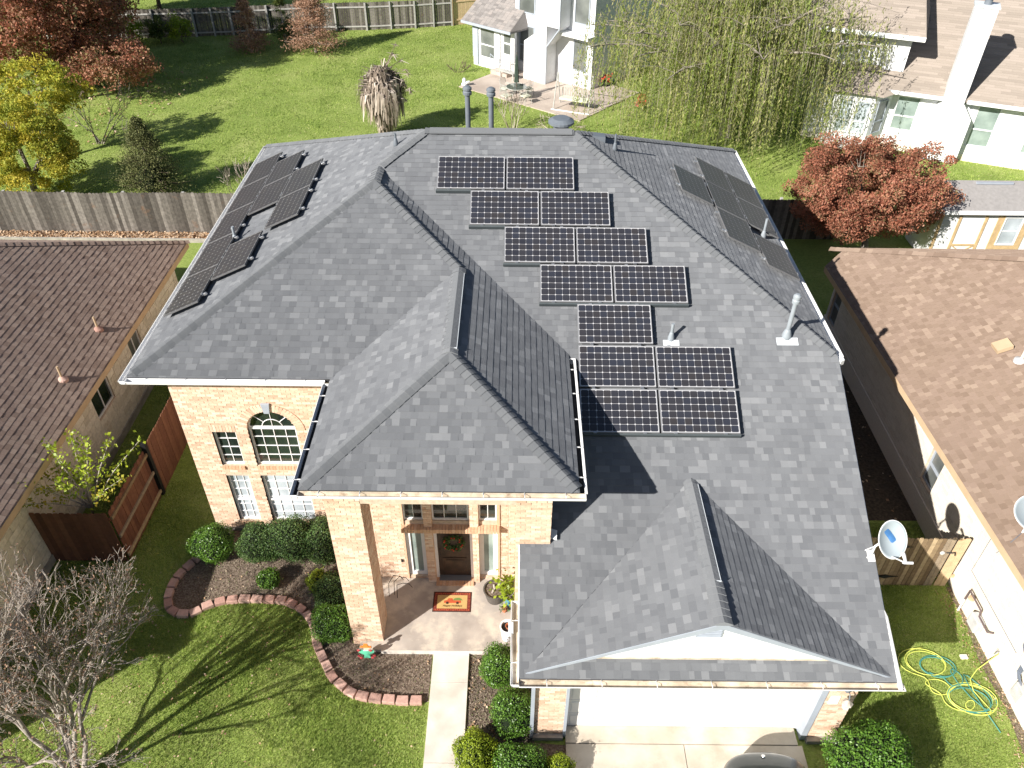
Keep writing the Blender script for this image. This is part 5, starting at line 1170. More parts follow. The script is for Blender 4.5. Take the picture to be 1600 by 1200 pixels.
# ================================================================ CAR IN THE DRIVEWAY (bonnet just enters the frame)
car = thing('parked_car', (6.15, -9.1, .08), 'dark graphite car parked nose in to the garage, front of its bonnet in view', 'car')
def loft(m, secs, r=.5):
    """secs: list of (y, [(x,z)...]) closed rings"""
    n = len(secs[0][1]); vs = []; fs = []
    for y, ring in secs: vs += [(x, y, z) for x, z in ring]
    for i in range(len(secs)-1):
        for k in range(n): fs.append((i*n+k, i*n+(k+1) % n, (i+1)*n+(k+1) % n, (i+1)*n+k))
    fs += [tuple(range(n)), tuple(range((len(secs)-1)*n, len(secs)*n))[::-1]]; m.add(vs, fs, r)
cx0, cz0 = 6.2, .08
def ring(w_, z0, z1, z2, tw): return [(cx0-w_*.92, cz0+z0), (cx0-w_, cz0+z0+.15), (cx0-w_, cz0+z1), (cx0-tw, cz0+z2-.03), (cx0-tw*.6, cz0+z2), (cx0, cz0+z2+.012), (cx0+tw*.6, cz0+z2), (cx0+tw, cz0+z2-.03), (cx0+w_, cz0+z1), (cx0+w_, cz0+z0+.15), (cx0+w_*.92, cz0+z0)]
m = MB(); loft(m, [(-6.570, ring(.36, .32, .58, .70, .32)), (-6.650, ring(.6, .25, .66, .80, .52)), (-6.820, ring(.8, .22, .74, .88, .68)), (-7.120, ring(.88, .2, .8, .94, .74)), (-7.720, ring(.91, .2, .84, 1.0, .78)), (-8.020, ring(.92, .2, .86, 1.04, .8)), (-9.320, ring(.92, .2, .9, 1.02, .82)), (-10.620, ring(.9, .22, .9, 1.02, .8)), (-11.070, ring(.82, .3, .8, .9, .7))])
b_ = m.build('body', 'car', car, smooth=True); sbs = b_.modifiers.new('sub', 'SUBSURF'); sbs.levels = 1; sbs.render_levels = 2
m = MB(); loft(m, [(-7.970, ring(.82, .9, 1.0, 1.04, .76)), (-8.670, ring(.78, .9, 1.2, 1.46, .6)), (-9.720, ring(.78, .9, 1.2, 1.48, .6)), (-10.620, ring(.8, .9, 1.0, 1.1, .7))]); m.build('cabin_glass', 'carglass', car, smooth=True)
m = MB(); m.box(cx0-.58, cx0+.58, -9.770, -8.670, cz0+1.46, cz0+1.5); m.build('car_roof', 'car', car, bevel=.02)
for s_ in (-1, 1):
    q = MB(); q.prism([(cx0+s_*.42, -6.650, cz0+.70), (cx0+s_*.72, -6.840, cz0+.76), (cx0+s_*.80, -7.020, cz0+.8), (cx0+s_*.5, -6.740, cz0+.80)], (0, -.02, .03)); q.build('headlight', 'lamp', car)
    for y in (-7.470, -10.120):
        q = MB(); q.lathe((cx0+s_*.78, y, cz0+.31), [(.0, 0), (.2, 0), (.31, 0), (.31, .16), (.2, .16), (0, .14)], 22, (s_, 0, 0)); wq = q.build('wheel', 'tyre', car); q = MB(); q.lathe((cx0+s_*.93, y, cz0+.31), [(0, 0), (.19, 0), (.2, .02), (0, .03)], 16, (s_, 0, 0)); q.build('rim', 'chrome', wq)
    q = MB(); q.box(cx0+s_*.95, cx0+s_*1.1, -8.320, -8.170, cz0+.95, cz0+1.07); q.build('mirror', 'car', car, bevel=.02)
q = MB(); q.lathe((cx0-.02, -6.710, cz0+.845), [(0, 0), (.04, 0), (.035, .012), (0, .014)], 14, (0, .5, 1)); q.build('badge', 'chrome', car)
q = MB(); q.box(cx0-.32, cx0+.32, -6.580, -6.560, cz0+.38, cz0+.58); q.build('grille', 'blackmetal', car)
# ================================================================ RIGHT SIDE YARD
def coil(name, mt_, c, turns, r_, label, seed, tail):
    rg = random.Random(seed); pts = []
    z = .03
    for (cx1, cy1, rr0, n) in turns:
        ph = rg.uniform(0, 6)
        for k in range(int(n*22)):
            a = ph+2*math.pi*k/22; q = rr0*(1+.13*math.sin(a*.43+ph)+.04*math.sin(a*1.7)); pts.append((cx1+q*math.cos(a)*1.15+.05*math.sin(a*.31), cy1+q*.8*math.sin(a), .02+.02*abs(math.sin(a*.7+ph))))
    pts += tail
    # smooth
    P_ = [Vector(p) for p in pts]
    for _ in range(3): P_ = [P_[0]]+[(P_[i-1]+P_[i]*2+P_[i+1])/4 for i in range(1, len(P_)-1)]+[P_[-1]]
    m = MB(); m.tube(P_, r_, 6); o = m.build(name, mt_, smooth=True); tag(o, label, 'garden hose'); return o
coil('garden_hose', 'hosey', 0, [(10.6, -4.15, .42, 2.6), (10.62, -4.75, .24, 1.0), (10.95, -5.05, .34, .8), (11.3, -5.0, .45, 3.4)], .011, 'yellow garden hose lying in loops on the grass with its end at the tap', 3, [(11.0, -4.8, .04), (11.2, -4.45, .04), (11.7, -4.35, .05), (11.95, -4.25, .3), (12.06, -4.2, .5)])
coil('garden_hose', 'hoseg', 0, [(10.85, -4.25, .33, 2.3), (10.9, -4.5, .3, .6), (11.25, -5.02, .42, 2.4)], .011, 'dark green garden hose tangled with the yellow one on the grass', 5, [(11.35, -4.3, .05), (11.1, -4.0, .04), (11.45, -4.6, .04), (11.3, -5.2, .05), (11.55, -5.75, .03)])
t = thing('gas_meter', (12.0, -3.2, 0), 'pale gas meter with dark bent pipes on the right house wall', 'gas meter')
q = MB(); q.box(11.85, 12.03, -3.55, -3.2, .25, .62); q.build('meter_box', 'meter', t, bevel=.03)
q = MB(); q.tube([(11.96, -2.75, 0), (11.96, -2.75, .45)], .022, 8); q.build('riser', 'whitepot', t)
q = MB(); q.tube([(11.96, -2.75, .45), (11.96, -2.75, .78), (11.96, -3.3, .78), (11.96, -3.35, .62), (11.96, -3.75, .62), (12.07, -3.8, .66)], .022, 8); q.build('pipe_loop', 'pipeblk', t)
q = MB(); q.lathe((11.96, -2.9, .66), [(0, 0), (.07, 0), (.07, .05), (0, .06)], 14); q.build('regulator', 'fasciatan', t)
t = thing('electric_box', (12.0, -4.9, .3), 'grey electric meter box with cables on the right house wall near the hose tap', 'electric box')
q = MB(); q.box(11.93, 12.07, -5.15, -4.75, 1.15, 1.9); q.build('meter_box', 'whitepot', t, bevel=.015)
q = MB(); q.box(11.95, 12.07, -5.3, -5.0, .35, .75); q.build('lower_box', 'meter', t, bevel=.015)
for k in range(4): q = MB(); q.tube([(12.02, -4.8-k*.04, 1.15), (11.98, -4.85-k*.03, .9), (12.0, -4.95-k*.05, .75)], .014, 6); q.build('cable', 'cable', t)
q = MB(); q.tube([(12.03, -4.55, 1.9), (12.03, -4.5, 1.7), (12.0, -4.6, 1.45), (12.04, -4.7, 1.3)], .02, 6); q.build('conduit', 'cable', t)
t = thing('water_tap', (12.06, -4.2, .5), 'small outdoor tap on the right wall where the yellow hose ends', 'tap')
q = MB(); q.tube([(12.08, -4.2, .55), (11.98, -4.2, .55), (11.96, -4.2, .48)], .015, 8); q.tube([(11.99, -4.24, .6), (11.99, -4.16, .6)], .008, 6); q.build('tap_body', 'clamp', t)
t = thing('stepping_brick', (11.55, -4.1, 0), 'single pale paving brick lying at the foot of the right wall', 'brick'); q = MB(); q.box(11.47, 11.62, -4.05, -3.95, 0, .05); q.build('brick_body', 'stone', t)
q = MB(); q.tube([(12.085, -2.35, 2.71), (12.085, -2.35, 1.0), (12.085, -4.5, 1.0)], .008, 5); o = q.build('wall_cable', 'cable'); tag(o, 'thin dark cable running down and along the right house wall', 'cable')
# air vents, small lamp on right wall in the alley
# ================================================================ PATIO OF THE WHITE HOUSE
def patio_chair():
    t = thing('patio_chair', (0, 0, .05), 'x', 'chair', 'chairs round the patio table')
    for sx in (-.22, .22):
        for sy in (-.2, .2): q = MB(); q.tube([(sx*1.1, sy*1.2, .05), (sx, sy, .47)], .016, 6); q.build('leg', 'wire', t)
        q = MB(); q.tube([(sx, -.2, .47), (sx*1.1, -.18, .68), (sx*1.1, .2, .7), (sx, .24, .95)], .016, 6); q.build('arm', 'wire', t)
    q = MB(); q.box(-.23, .23, -.22, .22, .45, .5); q.build('seat', 'cushion', t)
    q = MB(); q.tube([(-.22, .24, .95), (0, .27, 1.02), (.22, .24, .95)], .016, 6)
    for k in range(5): q.tube([(-.18+k*.09, .22, .5), (-.18+k*.09, .25, .97)], .01, 5)
    q.build('backrest', 'wire', t); return t
pc = patio_chair(); TC = (1.35, 30.9)
for i, (a, lb) in enumerate(((-2.3, 'pale metal patio chair in front of the round table on its left'), (-.9, 'pale metal patio chair in front of the round table on its right'), (.7, 'pale metal patio chair behind the round table towards the chimney'), (2.4, 'pale metal patio chair behind the round table on its left'))):
    o = pc if i == 0 else copy_tree(pc, (0, 0, .05)); o.location = (TC[0]+.85*math.cos(a), TC[1]+.85*math.sin(a), .05); o.rotation_euler = (0, 0, a-math.pi/2); o['label'] = lb
t = thing('patio_table', (*TC, .05), 'round glass topped patio table on the concrete patio of the white house', 'table')
q = MB(); q.lathe((*TC, .74), [(0, 0), (.58, 0), (.58, .015), (0, .015)], 28); q.build('table_top', 'tableglass', t)
q = MB(); q.tube([(TC[0]+.58*math.cos(k*.2244), TC[1]+.58*math.sin(k*.2244), .745) for k in range(29)], .02, 6); q.build('table_rim', 'wire', t)
for k in range(4): a = k*1.571+.6; q = MB(); q.tube([(TC[0]+.12*math.cos(a), TC[1]+.12*math.sin(a), .74), (TC[0]+.3*math.cos(a), TC[1]+.3*math.sin(a), .3), (TC[0]+.4*math.cos(a), TC[1]+.4*math.sin(a), .05)], .018, 6); q.build('leg', 'wire', t)
t = thing('patio_umbrella', (*TC, .05), 'closed dark green patio umbrella rising from the round table', 'umbrella')
q = MB(); q.tube([(*TC, .05), (*TC, 2.6)], .02, 8); q.build('pole', 'barkbrown', t)
q = MB()
vs = []; fs = []; nk = 16
for j, (z, r_) in enumerate(((1.0, .16), (1.2, .13), (1.7, .11), (2.2, .07), (2.55, .02))):
    for k in range(nk): rr_ = r_*(1 if k % 2 else .55); a = 2*math.pi*k/nk; vs.append((TC[0]+rr_*math.cos(a), TC[1]+rr_*math.sin(a), z))
for j in range(4):
    for k in range(nk): fs.append((j*nk+k, j*nk+(k+1) % nk, (j+1)*nk+(k+1) % nk, (j+1)*nk+k))
q.add(vs, fs, .5); q.build('canopy', 'umb', t)
t = thing('garden_bench', (.75, 34.2, .05), 'small pale slatted bench on the patio beside the back door', 'bench')
B_ = Loc((.3, 34.6), (.76, -.65)); q = MB(); B_.box(q, 0, 1.1, 0, .4, .42, .46); q.build('seat', 'wire', t)
for k in range(7): q = MB(); B_.box(q, .05+k*.16, .1+k*.16, .38, .41, .46, .95); q.build('backrest_slat', 'wire', t)
for (a, b) in ((.03, .03), (1.03, .03), (.03, .36), (1.03, .36)): q = MB(); B_.box(q, a, a+.05, b, b+.05, .05, .42); q.build('leg', 'wire', t)
q = MB(); B_.box(q, 0, 1.1, .38, .42, .92, .97); q.build('top_rail', 'wire', t)
t = thing('garden_swing', (4.6, 29.6, .05), 'pale garden swing seat with cushions at the patio edge under the willow', 'swing seat')
W_ = Loc((3.6, 29.9), (.93, -.36)); 
for u in (0, 2.0):
    for d in (-.6, .6): q = MB(); q.tube([W_(u, d, .05), W_(u, 0, 1.9)], .03, 8); q.build('frame_leg', 'wire', t)
q = MB(); q.tube([W_(0, 0, 1.9), W_(2, 0, 1.9)], .03, 8); q.build('top_bar', 'wire', t)
q = MB(); W_.box(q, .2, 1.8, -.25, .25, .5, .62); q.build('seat', 'cushion', t, bevel=.03)
for k in range(12): q = MB(); W_.box(q, .22+k*.13, .26+k*.13, .25, .28, .55, 1.05); q.build('backrest_slat', 'wire', t)
q = MB(); q.tube([W_(-.1, -.65, .08), W_(2.1, -.65, .08)], .03, 8); q.build('base_rail', 'whitepot', t)
t = thing('garden_statue', (-1.7, 33.1, .05), 'tiny white garden figure standing on the patio corner nearest the lawn', 'statue'); q = MB(); q.lathe((-1.72, 33.05, .05), [(.16, 0), (.18, .1), (.1, .22), (.12, .32), (.07, .42), (0, .46)], 10); q.tube([(-1.6, 33.05, .2), (-1.4, 33.0, .32)], [.09, .05], 8); q.build('figure', 'whitepot', t, smooth=True)
t = thing('red_flower_pot', (6.6, 33.2, .05), 'small pot with red flowers by the far window of the tall white house', 'plant pot'); q = MB(); q.lathe((6.6, 33.2, .05), [(.15, 0), (.2, .3), (.17, .3), (0, .28)], 14); q.build('pot_body', 'black', t)
n = 80; Pl = np.stack([6.6+RNG.normal(0, .15, n), 33.2+RNG.normal(0, .15, n), .5+RNG.normal(0, .1, n)], 1); npmesh('flowers', leaves(Pl, .14, .8), 4, 'red', t, kind='stuff')
# ================================================================ VEGETATION
def ell_pts(n, c, r, rng=RNG, shell=(.82, 1.02), low=-1, lump=.06):
    d = rng.normal(size=(n*2, 3)); d /= np.linalg.norm(d, axis=1)[:, None]; d = d[d[:, 2] > low][:n]
    q = rng.uniform(shell[0], shell[1], len(d)); f = 1+lump*(np.sin(d[:, 0]*5+c[0]*3)+np.sin(d[:, 1]*6+c[1]*2)+np.sin(d[:, 2]*5+1))
    nrm = d/np.array(r); nrm /= np.linalg.norm(nrm, axis=1)[:, None]
    return np.array(c)+d*(q*f)[:, None]*np.array(r), nrm
def core(c, r, parent, k=.86, mt='core', name='dark_core'):  # solid dark body added behind the leaves to block gaps
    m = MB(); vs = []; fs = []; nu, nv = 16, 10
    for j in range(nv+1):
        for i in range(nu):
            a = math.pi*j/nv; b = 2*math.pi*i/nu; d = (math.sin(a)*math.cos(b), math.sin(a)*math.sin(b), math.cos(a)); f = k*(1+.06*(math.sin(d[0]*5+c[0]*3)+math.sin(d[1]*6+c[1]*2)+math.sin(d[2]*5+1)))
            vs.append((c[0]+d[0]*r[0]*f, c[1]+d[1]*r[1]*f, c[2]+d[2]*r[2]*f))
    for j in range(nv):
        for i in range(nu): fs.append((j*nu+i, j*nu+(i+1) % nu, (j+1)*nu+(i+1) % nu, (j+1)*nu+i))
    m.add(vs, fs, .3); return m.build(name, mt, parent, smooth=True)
def bush(x, y, r, label, mt='leafbox', n=6000, size=.036, z=None, name='round_shrub', cat='shrub', group=None, aspect=.6, lump=.075):
    r = np.array(r)*np.array([RNG.uniform(.98, 1.12), RNG.uniform(.98, 1.12), RNG.uniform(.98, 1.1)]); zc = r[2]*.92 if z is None else z
    t = thing(name, (x, y, 0), label, cat, group)
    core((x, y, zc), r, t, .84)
    P_, nr_ = ell_pts(n, (x, y, zc), r, lump=lump, shell=(.84, 1.04)); q_ = RNG.random(len(P_)) < .04; P_[q_] += nr_[q_]*RNG.uniform(.02, .09, (q_.sum(), 1)); hole = (np.sin(P_[:, 0]*19+x*7)*np.sin(P_[:, 1]*17+y*5)*np.sin(P_[:, 2]*18+x) > .42) & (RNG.random(len(P_)) < .6); P_, nr_ = P_[~hole], nr_[~hole]; rnd = np.clip(RNG.beta(2, 2.4, len(P_)), 0, 1)
    npmesh('foliage', leaves(P_, size, aspect, normals=nr_, spread=.85), 4, mt, t, rnd=rnd, kind='stuff')
    for k in range(4): a = k*1.57+.5; m = MB(); m.tube([(x+.05*math.cos(a), y+.05*math.sin(a), 0), (x+r[0]*.4*math.cos(a), y+r[1]*.4*math.sin(a), zc)], [.02, .012], 5); m.build('stem', 'barkbrown', t)
    return t
bush(-6.12, -1.35, (.52, .5, .5), 'round dark green shrub at the left corner of the brick house front', n=8500)
bush(-4.95, -1.3, (.52, .5, .5), 'left rounded shrub of the dark hedge under the front windows', 'leafholly', n=8500)
bush(-4.15, -1.28, (.62, .54, .58), 'middle shrub of the dark hedge under the front windows', 'leafholly', n=10000, lump=.07)
bush(-3.3, -1.3, (.66, .55, .58), 'right shrub of the dark hedge, nearest the left porch pillar', 'leafholly', n=10000, lump=.07)
bush(-4.55, -2.22, (.26, .25, .24), 'smallest dark round shrub on the mulch in front of the hedge', n=2600)
bush(-3.32, -2.3, (.28, .28, .27), 'small yellow green round shrub on the mulch beside the porch', 'leafyel', n=2800)
bush(-2.85, -2.7, (.46, .44, .42), 'dark glossy shrub between the hedge and the round shrub by the pillar', 'leafholly', n=6000)
bush(-2.72, -3.55, (.45, .44, .45), 'round glossy shrub touching the edging blocks beside the left pillar', n=7500)
bush(1.1, -4.62, (.42, .46, .5), 'upper shrub of the clipped group between walkway and garage', n=8000)
bush(1.38, -5.62, (.45, .46, .46), 'second shrub down of the clipped group between walkway and garage', n=8000)
bush(.62, -6.45, (.42, .45, .42), 'bright yellow green clipped shrub beside the concrete walkway', 'leafyel', n=8500)
bush(1.5, -6.75, (.5, .48, .45), 'clipped shrub at the bottom edge between the yellow shrub and the driveway', n=8500)
bush(2.28, -6.75, (.3, .32, .33), 'small bright shrub at the driveway edge at the bottom of the picture', 'leafyel', n=4500)
bush(8.35, -6.75, (.78, .74, .72), 'large glossy round shrub at the right corner of the garage', n=15000, size=.05)
# ---- trees
def tube_tree(name_trunk, segs, mt, parent, kind=None):
    m = MB()
    for (pts, rad, n) in segs: m.tube(pts, rad, n, cap=False)
    return m.build(name_trunk, mt, parent, smooth=True, kind=kind)
def grow(p, d, L_, r_, depth, out, rg, spread=.55, up_=.12, kids=(2, 3), shrink=.72, wob=.12, rmin=.004):
    pts = [p]; q = p.copy(); dd = d.copy(); n = 4
    for i in range(n):
        dd = (dd+Vector((rg.gauss(0, wob), rg.gauss(0, wob), rg.gauss(0, wob)+up_*.3))).normalized(); q = q+dd*L_/n; pts.append(q.copy())
    out.append((pts, [r_*(1-.45*i/n) for i in range(n+1)], 7 if r_ > .03 else (5 if r_ > .012 else 3), depth))
    if depth <= 0: return
    for k in range(rg.randint(*kids)):
        ax = Vector((rg.gauss(0, 1), rg.gauss(0, 1), rg.gauss(0, 1))); nd = (dd+ax.normalized()*spread+Vector((0, 0, up_))).normalized()
        st = pts[rg.randint(2, n)] if k else pts[-1]
        grow(st, nd, L_*shrink*rg.uniform(.75, 1.15), max(rmin, r_*.58), depth-1, out, rg, spread, up_, kids, shrink, wob, rmin)
def tree(name, base, th, c, rad, mt, bark, label, n=9000, nc=60, size=.16, aspect=.55, csz=.5, seed=1, cat='tree', group=None, trunk_r=.14, hollow=.35, droop=0, limbs=7, rr=(2, 2), bottom=-.75):
    rg = random.Random(seed); rng = np.random.default_rng(seed); t = thing(name, (*base, 0), label, cat, group)
    c = Vector(c); segs = []
    b = Vector((*base, 0)); top = Vector((base[0]+(c.x-base[0])*.4, base[1]+(c.y-base[1])*.4, th))
    segs.append(([b, (b+top)/2+Vector((rg.uniform(-.1, .1), rg.uniform(-.1, .1), 0)), top], [trunk_r*1.25, trunk_r, trunk_r*.8], 9))
    d = rng.normal(size=(nc*3, 3)); d /= np.linalg.norm(d, axis=1)[:, None]; d = d[d[:, 2] > bottom][:nc]; q = rng.uniform(hollow, 1, len(d))**.5
    q *= 1+.12*np.sin(d[:, 0]*4+seed)+.12*np.sin(d[:, 1]*5+seed*2)
    cc = np.array(c)+d*q[:, None]*np.array(rad)
    tr = tube_tree('trunk', segs, bark, t)
    for k in range(limbs):
        e = Vector(cc[k*len(cc)//limbs]); e = top.lerp(e, .85); mid = top.lerp(e, .5)+Vector((rg.uniform(-.2, .2), rg.uniform(-.2, .2), .15)); m = MB(); m.tube([top, mid, e], [trunk_r*.55, trunk_r*.3, trunk_r*.08], 6, cap=False)
        for j in range(5):
            e2 = e+Vector((rg.gauss(0, .3), rg.gauss(0, .3), rg.gauss(-.1, .2))); m.tube([mid.lerp(e, .3+.12*j), e2], [trunk_r*.14, .008], 4, cap=False)
        m.build('limb', bark, t, smooth=True)
    per = n//len(cc); P_ = []; RR = []
    for i, p in enumerate(cc):
        s_ = csz*rng.uniform(.6, 1.25); x = rng.normal(size=(per, 3)); x /= (np.linalg.norm(x, axis=1)[:, None]); x *= (rng.uniform(.2, 1, per)**.5)[:, None]*s_*np.array([1, 1, .75]); P_.append(p+x); RR.append(np.clip(rng.normal(rng.uniform(.2, .8), .2, per), 0, 1))
    P_ = np.concatenate(P_); RR = np.concatenate(RR)
    npmesh('crown', leaves(P_, size, aspect, rng=rng, droop=droop), 4, mt, t, rnd=RR, kind='stuff'); return t
# red crape myrtle behind the right neighbour's roof
tree('crape_myrtle', (15.3, 13.6), 1.1, (14.75, 14.1, 2.75), (2.75, 2.7, 1.85), 'redleaf', 'bark', 'large round crape myrtle with rusty red leaves behind the right tan roof', n=105000, nc=420, size=.085, csz=.4, seed=4, hollow=.25, bottom=-.95)
# top left group
tree('red_tree', (-26.5, 32.5), 2.0, (-26.6, 33.0, 5.0), (6.8, 4.8, 3.9), 'redleaf2', 'barkbrown', 'wide autumn red tree at the top left corner with crown over the lawn', n=110000, nc=320, size=.17, csz=.85, seed=6, hollow=.2, bottom=-.9)
tree('red_tree', (-24.6, 35.2), 1.5, (-24.5, 35.6, 3.6), (3.0, 2.4, 2.3), 'redleaf2', 'barkbrown', 'smaller dark red tree between the wide red tree and the far fence', n=34000, nc=150, size=.15, csz=.6, seed=8)
tree('plum_tree', (-27, 45), 2.2, (-26.3, 45, 5.4), (4.4, 2.8, 4.0), 'purleaf', 'barkbrown', 'purple brown tree behind the red tree at the far fence', n=24000, nc=120, size=.24, csz=.8, seed=9)
tree('evergreen_tree', (-25.3, 49), 1.5, (-25.1, 49, 3.4), (1.7, 1.7, 3.0), 'leafholly', 'barkbrown', 'dark evergreen beyond the far fence right of the plum tree', n=13000, nc=70, size=.22, csz=.6, seed=10)
tree('green_tree', (-34.5, 40), 3, (-34.5, 40, 6.0), (3.6, 3, 3.2), 'grnleaf', 'barkbrown', 'green leafed tree at the very top left edge behind the red tree', n=13000, nc=60, size=.26, csz=.9, seed=12)
tree('low_brown_tree', (-23.2, 30.4), .7, (-21.8, 31.0, 1.9), (3.2, 2.0, 1.3), 'redleaf2', 'barkbrown', 'low wide tree with sparse red brown leaves in front of the shaded lawn', n=12000, nc=90, size=.14, csz=.6, seed=13)
tree('yellow_tree', (-19.9, 18.2), 1.0, (-19.6, 18.4, 2.2), (2.5, 2.0, 2.0), 'yelleaf', 'bark', 'bright yellow leafed tree behind the back fence at the left edge', n=30000, nc=130, size=.11, csz=.42, seed=14, hollow=.3, bottom=-.95)
tree('yellow_tree', (-21.4, 22.0), 1.2, (-20.9, 22.4, 3.3), (2.5, 1.5, 1.3), 'yelleaf', 'bark', 'smaller golden leafed tree above and behind the bright yellow one', n=7000, nc=80, size=.14, csz=.4, seed=15)
# bald cypresses by the far fence
def cypress(x, y, h, r_, label, mt='rust', seed=1, n=7000, name='bald_cypress', size=.15, group='rusty bald cypresses by the far fence', flat_=.55):
    rng = np.random.default_rng(seed); t = thing(name, (x, y, 0), label, 'tree', group); m = MB(); m.tube([(x, y, 0), (x, y, h*.95)], [.09, .02], 7); m.build('trunk', 'barkpale', t)
    P_ = []; rn_ = []
    nb = int(n/60)
    m = MB()
    for k in range(nb):
        f = rng.uniform(.04, 1)**1.1; z = h*f; a = rng.uniform(0, 6.28); rr_ = r_*(1-f)**.9*rng.uniform(.75, 1.1)+.08; L_ = rng.uniform(.15, 1, 60)**.7
        x1 = x+math.cos(a)*rr_; y1 = y+math.sin(a)*rr_; z1 = z+rr_*.15; sg = .05+.12*rr_
        P_.append(np.stack([x+(x1-x)*L_+rng.normal(0, sg, 60), y+(y1-y)*L_+rng.normal(0, sg, 60), z+(z1-z)*L_+rng.normal(0, sg*flat_, 60)], 1)); rn_.append(np.clip(rng.normal(rng.uniform(.25, .75), .18, 60), 0, 1))
        if k % 3 == 0: m.tube([(x, y, z), (x1, y1, z1)], [.02, .006], 4, cap=False)
    m.build('branches', 'barkpale' if mt == 'rust' else 'barkbrown', t, kind='stuff')
    npmesh('crown', leaves(np.concatenate(P_), size, .3, rng=rng), 4, mt, t, rnd=np.concatenate(rn_), kind='stuff')
cypress(-15.9, 39.3, 3.4, 1.25, 'rusty brown bald cypress left of the pair by the far fence', seed=21)
cypress(-11.7, 39.2, 4.6, 1.9, 'taller rusty brown bald cypress right of the pair by the far fence', seed=22, n=12000)
cypress(-14.1, 41.2, 3.0, 1.0, 'thin green and orange sapling between the two rusty cypresses', mt='grnleaf', seed=23, n=3200, name='sapling', group=None)
# dense little conifer behind the back fence
cypress(-14.75, 18.7, 3.4, 1.7, 'dark green conifer with clumpy foliage just behind the back fence', mt='conifer', seed=24, n=24000, name='conifer', group=None, size=.09, flat_=.8)
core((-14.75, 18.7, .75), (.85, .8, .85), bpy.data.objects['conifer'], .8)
# dead shaggy palm / yucca
pm = thing('shaggy_dead_palm', (-5.35, 25.6, 0), 'shaggy dead palm with a skirt of dry grey brown fronds on the back lawn', 'palm')
m = MB(); m.tube([(-5.35, 25.6, 0), (-5.3, 25.6, 1.6), (-5.25, 25.65, 3.3)], [.3, .32, .22], 10); m.build('trunk', 'barkbrown', pm)
rng = np.random.default_rng(31); V_ = []; rn_ = []
for k in range(2300):
    z = rng.uniform(.9, 3.45); a = rng.uniform(0, 6.283); prof = (.3+.85*math.exp(-((z-2.35)/.8)**2))*(1+.16*math.sin(a*3+z*2)+.1*math.sin(a*5)); r0 = .2; L_ = rng.uniform(.35, 1.15); w_ = rng.choice([.015, .03, .075], p=[.5, .3, .2])
    p0 = np.array([-5.3+r0*math.cos(a), 25.6+r0*math.sin(a), z]); rr_ = prof*rng.uniform(.6, 1.12)
    p1 = np.array([-5.3+rr_*math.cos(a), 25.6+rr_*math.sin(a), z-.1*L_+.05+(.35*rng.random() if rng.random() < .15 else 0)]); p2 = p1+np.array([.1*math.cos(a+rng.normal(0, 1)), .1*math.sin(a+rng.normal(0, 1)), -L_*.9]); tn = np.array([-math.sin(a), math.cos(a), 0])*w_
    if p2[2] < .05: p2[2] = .05
    V_ += [p0-tn, p0+tn, p1+tn, p1-tn, p1-tn, p1+tn, p2+tn*.3, p2-tn*.3]; q = rng.beta(2, 2); rn_ += [q, q]
npmesh('frond_skirt', np.array(V_), 4, 'thatch', pm, rnd=np.array(rn_), kind='stuff')
core((-5.3, 25.6, 2.0), (.62, .6, 1.3), pm, .8, 'barkbrown')
for k, (dx, dy, dz) in enumerate(((.6, .1, 1.0), (1.2, .1, .1), (1.35, -.1, -.7), (1.1, -.4, -1.0), (.2, -.5, .3), (-.5, -.3, .25), (.75, .2, 1.45), (.95, .1, .75), (1.15, 0, .35), (-1.0, .1, .45), (1.0, -.3, -.1), (.5, .3, 1.0), (1.3, -.2, -.5))):
    m = MB(); o = Vector((-5.25, 25.6, 3.0)); e = o+Vector((dx, dy, dz)); m.tube([o, o.lerp(e, .6)+Vector((0, 0, .08)), e], [.025, .018, .01], 5)
    if k not in (9,):
        for j in range(12): a = e+Vector((random.gauss(0, .13), random.gauss(0, .1), random.gauss(-.1, .1))); m.tube([e, a], [.018, .006], 4)
    m.build('bare_frond', 'thatch', pm)
# weeping willow
wl = thing('weeping_willow', (12.3, 26.0, 0), 'large weeping willow with long hanging yellow green strands behind the brick house', 'tree')
rng = np.random.default_rng(41); rg = random.Random(41)
m = MB(); m.tube([(12.3, 26, 0), (12.1, 26, 1.6), (12.0, 26.1, 3.0)], [.38, .32, .28], 12, cap=False); m.build('trunk', 'bark', wl, smooth=True)
tips = []
for k in range(44):
    a = k*2.39996; rr_ = 7.6*math.sqrt((k+.6)/44); ztop = 8.0-.062*rr_**2+rg.uniform(-.7, .7); e = Vector((11.8+rr_*math.cos(a)*1.0, 25.6+rr_*math.sin(a)*.7, ztop)); s_ = Vector((12.0, 26.1, 3.0)); mid = s_.lerp(e, .55)+Vector((0, 0, 1.3))
    m = MB(); pts = [s_.lerp(mid, t_)*(1-t_)+mid.lerp(e, t_)*t_ for t_ in [i/7 for i in range(8)]]; m.tube(pts, [.1*(1-.9*i/7)+.008 for i in range(8)], 6, cap=False)
    tips += pts[3:]
    for j in range(6):
        q = pts[rg.randint(3, 7)]; e2 = q+Vector((rg.gauss(0, .9), rg.gauss(0, .7), rg.uniform(-.1, .6))); m.tube([q, q.lerp(e2, .5)+Vector((0, 0, .15)), e2], [.02, .012, .006], 4, cap=False); tips.append(e2); tips.append(q.lerp(e2, .5))
    m.build('limb', 'bark', wl, smooth=True)
V_ = []; rn_ = []; ST = MB()
